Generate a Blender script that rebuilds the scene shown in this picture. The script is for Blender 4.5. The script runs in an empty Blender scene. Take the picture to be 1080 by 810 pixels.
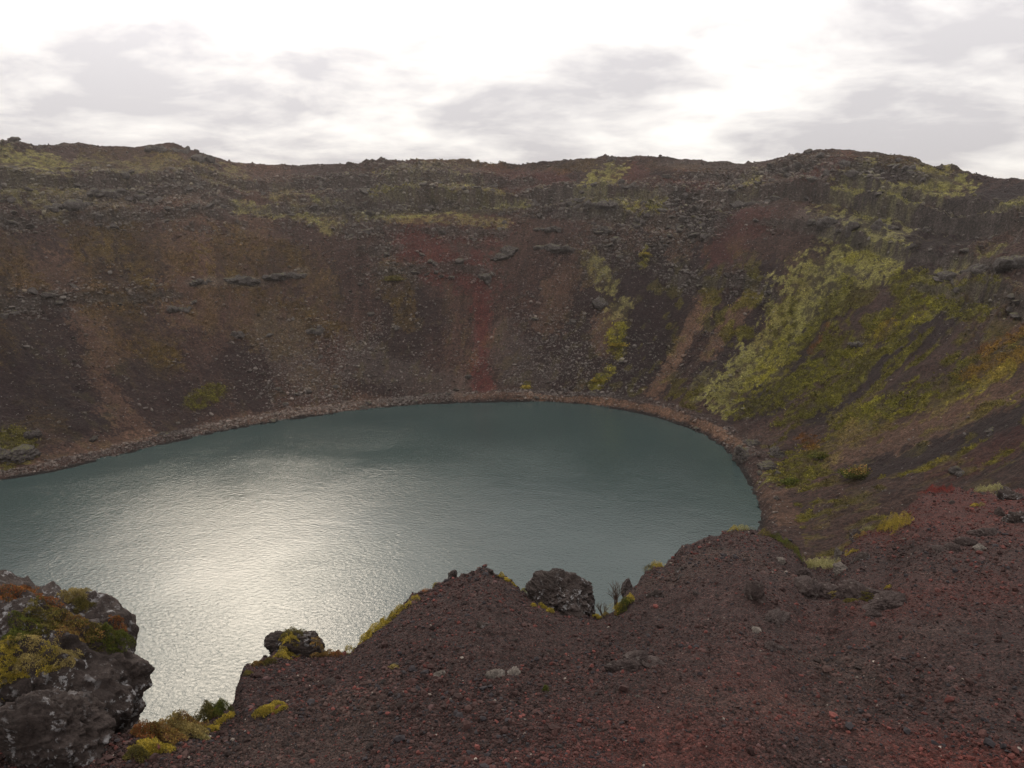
import bpy, bmesh, math, random
import numpy as np
rad = math.radians
RNG = np.random.default_rng(7)
scene = bpy.context.scene
COL = scene.collection

# ------------------------------------------------------------------ camera model
CAMZ = 45.0                       # metres above the lake
PITCH = rad(13.9)
FPX, CX, CY = 840.0, 540.0, 405.0
FW = np.array([0, math.cos(PITCH), -math.sin(PITCH)]); UPV = np.array([0, math.sin(PITCH), math.cos(PITCH)])
def ray(px, py):
    d = np.array([(px-CX)/FPX, 0, 0]) + UPV*(CY-py)/FPX + FW
    return d
def at_depth(px, py, y):
    d = ray(px, py); t = y/d[1]
    return np.array([d[0]*t, y, CAMZ + d[2]*t])
def at_z(px, py, z=0.0):
    d = ray(px, py); t = (z-CAMZ)/d[2]
    return np.array([d[0]*t, d[1]*t, z])

# ------------------------------------------------------------------ noise
def _h(ix, iy, iz, s):
    h = (ix.astype(np.int64)*374761393 + iy.astype(np.int64)*668265263 + iz*2147483647 + s*1274126177) & 0xffffffff
    h = ((h ^ (h >> 13))*1274126177) & 0xffffffff
    h = ((h ^ (h >> 16))*2246822519) & 0xffffffff
    return ((h ^ (h >> 15)) & 0xffff)/65535.0
def vn2(x, y, s=0):
    x = np.asarray(x, float); y = np.asarray(y, float)
    ix, iy = np.floor(x), np.floor(y); fx, fy = x-ix, y-iy
    fx = fx*fx*(3-2*fx); fy = fy*fy*(3-2*fy); z = np.int64(0)
    a = _h(ix, iy, z, s); b = _h(ix+1, iy, z, s); c = _h(ix, iy+1, z, s); d = _h(ix+1, iy+1, z, s)
    return (a+(b-a)*fx)*(1-fy) + (c+(d-c)*fx)*fy
def fbm2(x, y, o=4, s=0, g=.5):
    t = 0; a = 1; n = 0
    for k in range(o):
        t = t + a*vn2(x*2**k+17.3*k, y*2**k+5.1*k, s+k); n += a; a *= g
    return t/n*2-1
def ridge2(x, y, o=4, s=0):
    t = 0; a = 1; n = 0
    for k in range(o):
        t = t + a*(1-np.abs(vn2(x*2**k+9.7*k, y*2**k+3.3*k, s+k)*2-1)); n += a; a *= .5
    return t/n
def vn3(p, s=0):
    i = np.floor(p); f = p-i; f = f*f*(3-2*f); i = i.astype(np.int64); r = 0
    for dx in (0, 1):
        for dy in (0, 1):
            for dz in (0, 1):
                w = (f[:, 0] if dx else 1-f[:, 0])*(f[:, 1] if dy else 1-f[:, 1])*(f[:, 2] if dz else 1-f[:, 2])
                r = r + w*_h(i[:, 0]+dx, i[:, 1]+dy, (i[:, 2]+dz)*97, s)
    return r
def fbm3(p, o=4, s=0, g=.5):
    t = 0; a = 1; n = 0
    for k in range(o):
        t = t + a*vn3(p*2**k+11.7*k, s+k); n += a; a *= g
    return t/n*2-1
def sst(a, b, x):
    t = np.clip((x-a)/(b-a), 0, 1); return t*t*(3-2*t)
def lin(c):      # sRGB 0..255 -> linear
    return np.array([(v/255/12.92 if v/255 <= .04045 else ((v/255+.055)/1.055)**2.4) for v in c])

# ------------------------------------------------------------------ mesh + tagging helpers
def mesh_np(name, V, F, mats, colors=None, extra=None, smooth=True, uv=None):
    """V (n,3), F (m,k) faces of k corners"""
    me = bpy.data.meshes.new(name)
    V = np.asarray(V, np.float32); F = np.asarray(F, np.int32); m, k = F.shape
    me.vertices.add(len(V)); me.vertices.foreach_set('co', V.ravel())
    me.loops.add(m*k); me.loops.foreach_set('vertex_index', F.ravel())
    me.polygons.add(m); me.polygons.foreach_set('loop_start', np.arange(0, m*k, k, dtype=np.int32))
    me.update(calc_edges=True)
    me.polygons.foreach_set('use_smooth', np.full(m, smooth, bool))
    if colors is not None:
        a = me.color_attributes.new('Col', 'FLOAT_COLOR', 'POINT')
        c = np.ones((len(V), 4), np.float32); c[:, :3] = colors; a.data.foreach_set('color', c.ravel())
    for kx, vx in (extra or {}).items():
        a = me.attributes.new(kx, 'FLOAT', 'POINT'); a.data.foreach_set('value', np.asarray(vx, np.float32))
    for mm in (mats if isinstance(mats, (list, tuple)) else [mats]): me.materials.append(mm)
    return me
def link(name, me, parent=None, loc=(0, 0, 0), rot=(0, 0, 0), scale=(1, 1, 1)):
    o = bpy.data.objects.new(name, me); COL.objects.link(o)
    o.location = loc; o.rotation_euler = rot; o.scale = scale
    if parent: o.parent = parent
    return o
def tag(o, label=None, cat=None, group=None, kind=None):
    if label: o['label'] = label
    if cat: o['category'] = cat
    if group: o['group'] = group
    if kind: o['kind'] = kind
    return o
_ICO = {}
def ico(n):
    if n not in _ICO:
        bm = bmesh.new(); bmesh.ops.create_icosphere(bm, subdivisions=n, radius=1)
        v = np.array([x.co[:] for x in bm.verts]); f = np.array([[a.index for a in p.verts] for p in bm.faces]); bm.free()
        _ICO[n] = (v/np.linalg.norm(v, axis=1)[:, None], f)
    return _ICO[n]

# ------------------------------------------------------------------ node helper
class NT:
    def __init__(s, tree): s.t = tree; s.n = tree.nodes; s.l = tree.links
    def new(s, ty, **kw):
        nd = s.n.new(ty); ins = kw.pop('ins', {})
        for k, v in kw.items(): setattr(nd, k, v)
        for k, v in ins.items():
            if isinstance(v, bpy.types.NodeSocket): s.l.new(v, nd.inputs[k])
            else: nd.inputs[k].default_value = v
        return nd
    def math(s, op, a, b=0.0, c=None, clamp=False):
        i = {0: a, 1: b}
        if c is not None: i[2] = c
        return s.new('ShaderNodeMath', operation=op, use_clamp=clamp, ins=i).outputs[0]
    def noise(s, vec, scale, detail=4, rough=.55, dist=0.0, out='Fac'):
        return s.new('ShaderNodeTexNoise', ins={'Vector': vec, 'Scale': scale, 'Detail': detail, 'Roughness': rough, 'Distortion': dist}).outputs[out]
    def ramp(s, fac, pts):
        r = s.new('ShaderNodeValToRGB', ins={0: fac}); e = r.color_ramp.elements
        while len(e) < len(pts): e.new(.5)
        for q, (p, c) in zip(e, pts):
            q.position = p; q.color = (*c, 1) if hasattr(c, '__len__') else (c, c, c, 1)
        return r.outputs[0]
    def mix(s, fac, a, b, mode='MIX'):
        m = s.new('ShaderNodeMix', data_type='RGBA', blend_type=mode)
        for i, v in ((0, fac), (6, a), (7, b)):
            if isinstance(v, bpy.types.NodeSocket): s.l.new(v, m.inputs[i])
            elif i == 0: m.inputs[i].default_value = v
            else: m.inputs[i].default_value = (*v, 1)
        return m.outputs[2]
    def bump(s, h, strength, dist, normal=None):
        i = {'Height': h, 'Strength': strength, 'Distance': dist}
        if normal is not None: i['Normal'] = normal
        return s.new('ShaderNodeBump', ins=i).outputs[0]
def mat(name):
    m = bpy.data.materials.new(name); m.use_nodes = True
    t = NT(m.node_tree); b = m.node_tree.nodes['Principled BSDF']
    b.inputs['Roughness'].default_value = .92; b.inputs['Specular IOR Level'].default_value = .25
    return m, t, b

#SECTION_MATERIALS
# crater wall: colour attribute (what grows or lies there) broken up by grain
def make_wall_mat():
    m, t, b = mat('crater_wall')
    pos = t.new('ShaderNodeNewGeometry').outputs['Position']
    c = t.new('ShaderNodeAttribute', attribute_name='Col').outputs['Color']
    n1 = t.noise(pos, 2.6, 6, .7); n2 = t.noise(pos, .55, 4, .6); n3 = t.noise(pos, 9, 3, .7)
    f = t.ramp(n1, [(.30, .25), (.5, 1.), (.70, 1.95)])
    c2 = t.mix(1., c, f, 'MULTIPLY')
    g = t.ramp(n2, [(.3, (.86, .82, .82)), (.7, (1.14, 1.16, 1.12))])
    c3 = t.mix(1., c2, g, 'MULTIPLY')
    v = t.new('ShaderNodeTexVoronoi', ins={'Vector': pos, 'Scale': 1.5, 'Randomness': 1.})
    peb = t.new('ShaderNodeMath', operation='LESS_THAN', ins={0: v.outputs['Distance'], 1: .16}).outputs[0]
    pick = t.math('GREATER_THAN', t.new('ShaderNodeSeparateColor', ins={0: v.outputs['Color']}).outputs[0], .86)
    stony = t.new('ShaderNodeAttribute', attribute_name='stony').outputs['Fac']
    fac = t.math('MULTIPLY', t.math('MULTIPLY', peb, pick), stony)
    c4 = t.mix(fac, c3, (.20, .19, .175))
    t.l.new(c4, b.inputs['Base Color'])
    h = t.math('ADD', t.math('MULTIPLY', n1, .7), t.math('MULTIPLY', n3, .3))
    t.l.new(t.bump(h, 1., .8), b.inputs['Normal'])
    return m
def make_scoria_mat():
    m, t, b = mat('scoria_gravel')
    pos = t.new('ShaderNodeNewGeometry').outputs['Position']
    c = t.new('ShaderNodeAttribute', attribute_name='Col').outputs['Color']
    v1 = t.new('ShaderNodeTexVoronoi', ins={'Vector': pos, 'Scale': 34., 'Randomness': 1.})
    v2 = t.new('ShaderNodeTexVoronoi', ins={'Vector': pos, 'Scale': 75., 'Randomness': 1.})
    r1 = t.new('ShaderNodeSeparateColor', ins={0: v1.outputs['Color']}).outputs[0]
    r2 = t.new('ShaderNodeSeparateColor', ins={0: v2.outputs['Color']}).outputs[1]
    k = t.ramp(r1, [(0., .4), (.5, .9), (.9, 1.4), (1., 2.0)])
    k2 = t.ramp(r2, [(0., .6), (1., 1.4)])
    c2 = t.mix(1., t.mix(1., c, k, 'MULTIPLY'), k2, 'MULTIPLY')
    n = t.noise(pos, 3, 5, .6)
    c3 = t.mix(1., c2, t.ramp(n, [(.3, .75), (.7, 1.25)]), 'MULTIPLY')
    t.l.new(c3, b.inputs['Base Color'])
    h = t.math('SUBTRACT', t.math('MULTIPLY', t.noise(pos, 16, 5, .7), 1.2), t.math('MULTIPLY', v1.outputs['Distance'], .9))
    h2 = t.math('SUBTRACT', h, t.math('MULTIPLY', v2.outputs['Distance'], .4))
    t.l.new(t.bump(h2, 1., .03), b.inputs['Normal'])
    return m
def make_rock_mat(name, base, pale, lich=.56, mossc=None, moss_lo=.5, scale=1., bump=.06):
    m, t, b = mat(name)
    pos = t.new('ShaderNodeTexCoord').outputs['Object']
    geo = t.new('ShaderNodeNewGeometry')
    n = t.noise(pos, 3.*scale, 8, .68); n2 = t.noise(pos, 14*scale, 6, .7); n4 = t.noise(pos, 45*scale, 4, .7)
    c = t.ramp(n, [(.25, tuple(base*.45)), (.5, tuple(base)), (.75, tuple(base*1.5+.01))])
    c = t.mix(1., c, t.ramp(n4, [(.3, .6), (.7, 1.4)]), 'MULTIPLY')
    lf = t.math('MULTIPLY', t.ramp(n2, [(lich, 0.), (lich+.04, 1.)]), t.ramp(t.noise(pos, 2.2*scale, 3, .6, 1.), [(.44, 0.), (.58, 1.)]))
    c = t.mix(lf, c, tuple(pale))
    if mossc is not None:
        z = t.new('ShaderNodeSeparateXYZ', ins={0: geo.outputs['Normal']}).outputs[2]
        q = t.math('ADD', z, t.math('MULTIPLY', t.math('SUBTRACT', t.noise(pos, 5*scale, 4, .6), .5), 1.6))
        mf = t.ramp(q, [(moss_lo, 0.), (moss_lo+.18, 1.)])
        mc = t.ramp(t.noise(pos, 9*scale, 3), [(.35, tuple(np.array(mossc)*.55)), (.65, tuple(mossc))])
        c = t.mix(mf, c, mc)
    t.l.new(c, b.inputs['Base Color'])
    h = t.math('ADD', t.math('MULTIPLY', n2, .6), t.math('MULTIPLY', n4, .4))
    t.l.new(t.bump(h, 1., bump), b.inputs['Normal'])
    return m
def make_attr_mat(name, rough=.85, var=14., translucent=0.):
    m, t, b = mat(name)
    c = t.new('ShaderNodeAttribute', attribute_name='Col').outputs['Color']
    pos = t.new('ShaderNodeNewGeometry').outputs['Position']
    c2 = t.mix(1., c, t.ramp(t.noise(pos, var, 3), [(.3, .65), (.7, 1.35)]), 'MULTIPLY')
    t.l.new(c2, b.inputs['Base Color']); b.inputs['Roughness'].default_value = rough
    if translucent:
        tr = t.new('ShaderNodeBsdfTranslucent', ins={'Color': c2}); mx = t.new('ShaderNodeMixShader', ins={0: translucent})
        t.l.new(b.outputs[0], mx.inputs[1]); t.l.new(tr.outputs[0], mx.inputs[2])
        t.l.new(mx.outputs[0], t.n['Material Output'].inputs[0])
    return m
def make_water_mat():
    m, t, b = mat('lake_water')
    pos = t.new('ShaderNodeNewGeometry').outputs['Position']
    mp = t.new('ShaderNodeMapping', ins={'Vector': pos, 'Rotation': (0, 0, rad(24)), 'Scale': (1., 1.3, 1.)}).outputs[0]
    w1 = t.noise(mp, 1.9, 5, .62, .4); w2 = t.noise(mp, .16, 3, .55, .6); w3 = t.noise(pos, 3.4, 2, .6)
    gust = t.ramp(t.noise(pos, .035, 3, .5, .5), [(.36, .55), (.60, 1.1)])
    h = t.math('ADD', t.math('MULTIPLY', w1, 1.), t.math('MULTIPLY', w3, .22))
    h = t.math('ADD', t.math('MULTIPLY', h, gust), t.math('MULTIPLY', w2, .9))
    t.l.new(t.bump(h, 1., .045), b.inputs['Normal'])
    deep = t.ramp(t.noise(pos, .03, 3), [(.35, (.028, .044, .043)), (.65, (.034, .052, .050))])
    t.l.new(deep, b.inputs['Base Color'])
    b.inputs['Roughness'].default_value = .12; b.inputs['IOR'].default_value = 1.333
    b.inputs['Specular IOR Level'].default_value = .5
    return m
M_WALL = make_wall_mat(); M_SCORIA = make_scoria_mat(); M_WATER = make_water_mat()
M_BOULDER = make_rock_mat('lava_rock', np.array([.042, .031, .027]), np.array([.26, .25, .25]), .545, (.085, .072, .020), 1.12)
M_LEDGE = make_rock_mat('ledge_rock', np.array([.046, .032, .029]), np.array([.15, .13, .115]), .57, (.07, .058, .022), 1.2)
M_FAR = make_rock_mat('far_rock', np.array([.052, .043, .039]), np.array([.18, .17, .155]), .55, (.10, .095, .035), .95, scale=.6, bump=.15)
M_PALE = make_rock_mat('pale_rock', np.array([.125, .105, .09]), np.array([.22, .20, .18]), .55, None)
M_STONES = make_attr_mat('scoria_stones', .95, 30.)
M_PLANT = make_attr_mat('moss_and_leaves', .8, 9., .25)
M_FARPLANT = make_attr_mat('slope_plants', .85, 1.2, .15)
M_TWIG = make_attr_mat('bare_twigs', .9, 9.)

#SECTION_TERRAIN
# ------------------------------------------------------------------ crater plan: shore and rim as closed curves round the lake centre
C = np.array([-22.0, 110.0])
shore_px = [(0, 507), (60, 497), (130, 480), (200, 463), (280, 447), (350, 437), (420, 429), (500, 425), (560, 424), (620, 427),
            (680, 437), (730, 453), (765, 475), (785, 500), (795, 530), (800, 562)]
shore = [at_z(*p)[:2] for p in shore_px]
shore += [np.array(q, float) for q in [(24, 76), (8, 60), (-15, 52), (-40, 54), (-63, 62), (-80, 77), (-88, 95), (-87, 107)]]
rim = [np.array(q, float) for q in [(-8, 236), (30, 230), (66, 206), (92, 168), (103, 120), (98, 75), (76, 30), (40, 2), (6, -7), (-40, -8),
       (-90, 5), (-135, 40), (-162, 92), (-160, 145), (-128, 196), (-80, 225), (-45, 233)]]
TH = np.linspace(-math.pi, math.pi, 1441)
def closed(pts, sm):
    P = np.array(pts)-C; th = np.arctan2(P[:, 1], P[:, 0]); r = np.hypot(P[:, 0], P[:, 1]); o = np.argsort(th)
    y = np.interp(TH, th[o], r[o], period=2*math.pi)
    k = np.hanning(sm+2)[1:-1]; k /= k.sum()
    yy = np.concatenate([y[-sm-1:-1], y, y[1:sm+1]])
    return np.convolve(yy, k, 'same')[sm:-sm]
RS = closed(shore, 17); RR = closed(rim, 101)
skyline = [(-200, 152), (0, 150), (25, 153), (60, 153), (105, 154), (140, 155), (160, 153), (175, 151), (187, 153), (197, 158), (215, 163), (240, 172), (270, 175),
           (310, 175), (360, 172), (420, 170), (490, 169), (515, 171), (545, 174), (580, 171), (600, 168), (640, 165), (665, 166),
           (710, 168), (745, 171), (785, 171), (820, 167), (860, 161), (900, 157), (930, 161), (960, 168), (1000, 180), (1040, 187),
           (1080, 190), (1180, 188), (1350, 196)]
SK = np.array(skyline, float)
HR = np.full(len(TH), 44.)
for i, th in enumerate(TH):
    x, y = C + RR[i]*np.array([math.cos(th), math.sin(th)])
    z = CAMZ; infr = False
    for _ in range(4):
        v = np.array([x, y, z-CAMZ]); d = v@FW; 
        if d < 20: break
        px = CX + FPX*x/d
        if not (-200 < px < 1350): break
        py = np.interp(px, SK[:, 0], SK[:, 1])
        dd = ray(px, py); z = CAMZ + dd[2]*(y/dd[1]); infr = True
    if infr: HR[i] = z
def smooth_per(y, sm):
    k = np.hanning(sm+2)[1:-1]; k /= k.sum(); yy = np.concatenate([y[-sm-1:-1], y, y[1:sm+1]])
    return np.convolve(yy, k, 'same')[sm:-sm]
inf = (HR != 44.).astype(float); sm = smooth_per(HR, 91); wgt = sst(.0, .6, smooth_per(inf, 41)-.4)
HR = HR*wgt + sm*(1-wgt)
# gentler near rim where the camera stands
def per(tab, th): return np.interp(th, TH, tab)
def polar(x, y):
    dx, dy = x-C[0], y-C[1]; th = np.arctan2(dy, dx); r = np.hypot(dx, dy)
    return th, r
def profile(d, W, H, th):
    """height above the lake for distance d outside the shore; W rim distance, H rim height"""
    rightness = np.exp(-((th-.25)/1.3)**2)
    bank = 1.3*rightness + .35
    z0 = bank*sst(0, 2.6, d) + .25*sst(2.6, 6.5, d)*rightness           # bank and the walked path on top of it
    s = np.clip((d-6.)/(W-6.), 0, 1)
    body = .88*s + .12*(s**2) + .05*np.sin(s*math.pi*2)*-1
    body = body*(1) 
    z = z0 + (H-z0)*body
    over = np.clip(d-W, 0, None)
    z = z - .02*over - (H-16.)*(1-np.exp(-(over/70.)**1.5)) 
    # crest rounding
    z = z - 1.0*np.exp(-((d-W)/3.)**2)*0
    under = np.clip(-d, 0, None)
    return z - np.minimum(under*.5, 12)
def base_z(x, y):
    th, r = polar(x, y)
    rs = per(RS, th); return profile(r-rs, per(RR, th)-rs, per(HR, th), th)
def hit(px, py, maxd=400):
    """where the line of sight through a photo point meets the crater wall"""
    d = ray(px, py); t = np.linspace(40, maxd, 1500); P = d[None]*t[:, None]
    z = CAMZ+P[:, 2]; g = base_z(P[:, 0], P[:, 1]); k = np.argmax(z < g)
    if not (z < g).any(): k = len(t)-1
    return np.array([P[k, 0], P[k, 1], z[k]])

# ------------------------------------------------------------------ foreground shoulder of the rim (polar about the camera foot)
lip_px = [(-400, 700, 6.5), (-150, 740, 6.2), (0, 765, 6.0), (100, 772, 5.8), (150, 776, 5.9), (172, 768, 6.2), (200, 760, 6.6), (232, 753, 7.0), (246, 742, 7.3),
          (256, 706, 8.2), (285, 692, 9.0), (340, 694, 9.4), (370, 689, 9.8), (400, 661, 10.8), (440, 630, 12), (462, 614, 12.7), (480, 607, 13), (513, 602, 13.3),
          (540, 614, 12.8), (560, 630, 12), (590, 645, 11.3), (625, 654, 11), (645, 648, 11.6), (665, 622, 13), (690, 599, 15), (712, 589, 16),
          (722, 575, 17), (760, 562, 18), (790, 557, 18.5), (815, 563, 18.3), (840, 578, 17.5), (853, 598, 16.5), (880, 596, 17), (893, 578, 19),
          (910, 564, 21), (940, 554, 23), (960, 534, 26), (975, 521, 28), (1000, 518, 29), (1045, 517, 29), (1080, 513, 29), (1200, 505, 29), (1600, 500, 29)]
L = np.array([at_depth(*q) for q in lip_px]); L_az = np.arctan2(L[:, 0], L[:, 1]); L_rho = np.hypot(L[:, 0], L[:, 1])
AZ = np.linspace(L_az.min(), L_az.max(), 1600)
k7 = np.hanning(11)[1:-1]**2; k7 /= k7.sum()
def smz(a): return np.convolve(np.pad(a, 4, mode='edge'), k7, 'valid')
LR = smz(np.interp(AZ, L_az, L_rho)); LZ = smz(np.interp(AZ, L_az, L[:, 2])); LJ = LR*(.006*fbm2(AZ*70, AZ*0, 3, 18)+.003*fbm2(AZ*260, AZ*0, 2, 19))
FOOT = CAMZ-1.65
def fg_z(x, y, detail=True):
    rho = np.hypot(x, y); az = np.arctan2(x, y)
    lr = np.interp(az, AZ, LR); lz = np.interp(az, AZ, LZ)
    rb = 5.4; zb = CAMZ-4.50 + .16*np.cos(az*2)               # where the bottom edge of the view meets the ground
    a = np.clip(rho/rb, 0, 1); z_in = FOOT + (zb-FOOT)*a
    b = np.clip((rho-rb)/np.maximum(lr-rb, .3), 0, None)
    bb = np.clip(b, 0, 1)
    z_mid = zb + (lz-zb)*(bb + .06*np.sin(bb*math.pi)*-1)
    z = np.where(rho < rb, z_in, z_mid)
    near = sst(0, 1, (rho-3)/4); z = z + np.interp(az, AZ, LJ)*sst(.88, 1., bb)
    e = 1-sst(.0, 1., bb)*.8
    if detail:
        z = z + near*(.16*fbm2(x*.55+3, y*.55, 3, 11)*e + .075*fbm2(x*1.7, y*1.7, 4, 12) + .040*fbm2(x*7, y*7, 3, 13) + .06*(ridge2(x*.9+.5*fbm2(x*.5, y*.5, 2, 16), y*.22, 3, 17)-.5))
    over = np.clip(rho-lr, 0, None)
    z = z - 1.35*over - .25*np.minimum(over, 1.)**.5*over + (.5*fbm2(x*.6, y*.6, 4, 14)*np.minimum(over, 1.) if detail else 0)
    return z

# ------------------------------------------------------------------ crater mesh
th_vis = np.linspace(rad(-38), rad(212), 2350)
th_back = np.linspace(rad(212), rad(322), 150)[1:-1]
ths = np.concatenate([th_vis, th_back]); NT_ = len(ths)
thw = (ths+math.pi) % (2*math.pi) - math.pi
rs, rr, hr = per(RS, thw), per(RR, thw), per(HR, thw)
rows = np.concatenate([-np.array([60, 30, 12, 5, 2, 1.])/1., ])       # metres inside the shore
s_in = np.concatenate([np.linspace(0, 9, 42)[:-1]])                     # metres outside the shore
w_in = np.linspace(0, 1, 370)                                          # fraction from 9 m to the rim
out = np.concatenate([np.linspace(.4, 6, 14), 6+np.geomspace(1, 9000, 44)])
R = np.empty((len(rows)+len(s_in)+len(w_in)+len(out), NT_))
k = 0
for q in rows: R[k] = np.maximum(rs+q, .5+k*.1); k += 1
for q in s_in: R[k] = rs+q; k += 1
for q in w_in: R[k] = rs+9 + q*(rr-rs-9); k += 1
for q in out: R[k] = rr+q; k += 1
X = C[0] + R*np.cos(ths)[None]; Y = C[1] + R*np.sin(ths)[None]
TT = np.broadcast_to(thw[None], R.shape)
D = R-rs[None]; W = np.broadcast_to((rr-rs)[None], R.shape)
Z = profile(D, W, np.broadcast_to(hr[None], R.shape), TT)
U = np.broadcast_to((ths*85.)[None], R.shape)                           # metres round the crater at mid slope
S = np.clip(D/W, 0, 1.15); V = D*1.25
inwall = sst(.03, .15, S)*(1-sst(1.0, 1.25, S))
# gullies and ribs running down the fall line
gul = ridge2(U*.055 + .6*fbm2(U*.02, V*.02, 2, 3), V*.012, 3, 21)-.5
Z = Z + inwall*np.sin(np.clip(S, 0, 1)*math.pi)*(2.6*gul)
Z = Z + inwall*.9*fbm2(U*.12, V*.07, 4, 31)
# lava beds: terraces in the upper half, broken up along the wall
bedm = np.zeros(Z.shape)
for j, (s0, amp, hgt, th0, th1, sd_) in enumerate([(.80, .030, 3.2, -.75, -.2, 1), (.87, .03, 2.2, -.4, .1, 2), (.70, .05, 1.8, .0, .35, 3), (.60, .05, 1.8, .1, .4, 4), (.50, .06, 1.6, .12, .4, 5), (.92, .02, 1.3, -.1, .3, 6), (.66, .06, 1.5, .1, .35, 7), (.76, .04, 1.6, .0, .3, 8)]):
    sl = s0 + amp*fbm2(U*.022+31*j, U*0+j, 3, 40+sd_) + .008*fbm2(U*.22+j, V*0, 3, 90+sd_)
    pm = sst(th0, th1, fbm2(U*.03+13*j, U*0+3*j, 3, 100+sd_)) * (.6+.4*sst(-.25, .25, fbm2(U*.35+j, V*.0, 3, 110+sd_)))
    e_ = S-sl; Z = Z + 1.5*hgt*pm*(sst(-.008, .008, e_) - sst(-.09, .09, e_)); bedm = np.maximum(bedm, pm*np.exp(-(e_/.035)**2))
crag = sst(.0, .4, fbm2(U*.05+7, V*.06, 3, 47))*sst(.45, .65, S)*(1-sst(1.0, 1.06, S))
Z = Z + crag*(ridge2(U*.22, V*.26, 5, 48)-.55)*3.2
rimrock = np.exp(-((S-1.0)/.03)**2)
Z = Z + rimrock*((.6+1.3*sst(0., .3, fbm2(U*.05, V*0, 2, 55)))*(ridge2(U*.35, V*.35, 4, 49)-.55) + .9*np.clip(fbm2(U*.09, V*0+3, 3, 50), 0, 1)*0)
rough = inwall*(.34*fbm2(U*.5, V*.5, 3, 51) + .16*fbm2(U*1.9, V*1.9, 2, 52))
Z = Z + rough*(.8+2.0*crag+1.2*bedm)
shoreline = sst(-.5, .8, D)*(1-sst(2.5, 9, D)); Z = Z + shoreline*.16*fbm2(U*1.1, V*1.1, 3, 53) + sst(-3, .5, D)*(1-sst(3, 10, D))*(.42*fbm2(U*.14, V*.0, 4, 56) + .25*fbm2(U*.5, V*.3, 3, 57))
far = sst(15, 80, R-rr[None]); Z = Z + far*3*fbm2(X*.004, Y*.004, 3, 54)
# keep it under the foreground shoulder
rho = np.hypot(X, Y); nearm = (rho < 60) & (Y > -4)
zf = fg_z(X[nearm], Y[nearm], False)
azn = np.arctan2(X[nearm], Y[nearm]); lrn = np.interp(azn, AZ, LR)
lim = np.where(rho[nearm] < lrn+1.5, zf-.6, 1e9)
Z[nearm] = np.minimum(Z[nearm], lim)
behind = (rho < 40) & (Y <= -4); Z[behind] = np.minimum(Z[behind], FOOT+.2)

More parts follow.
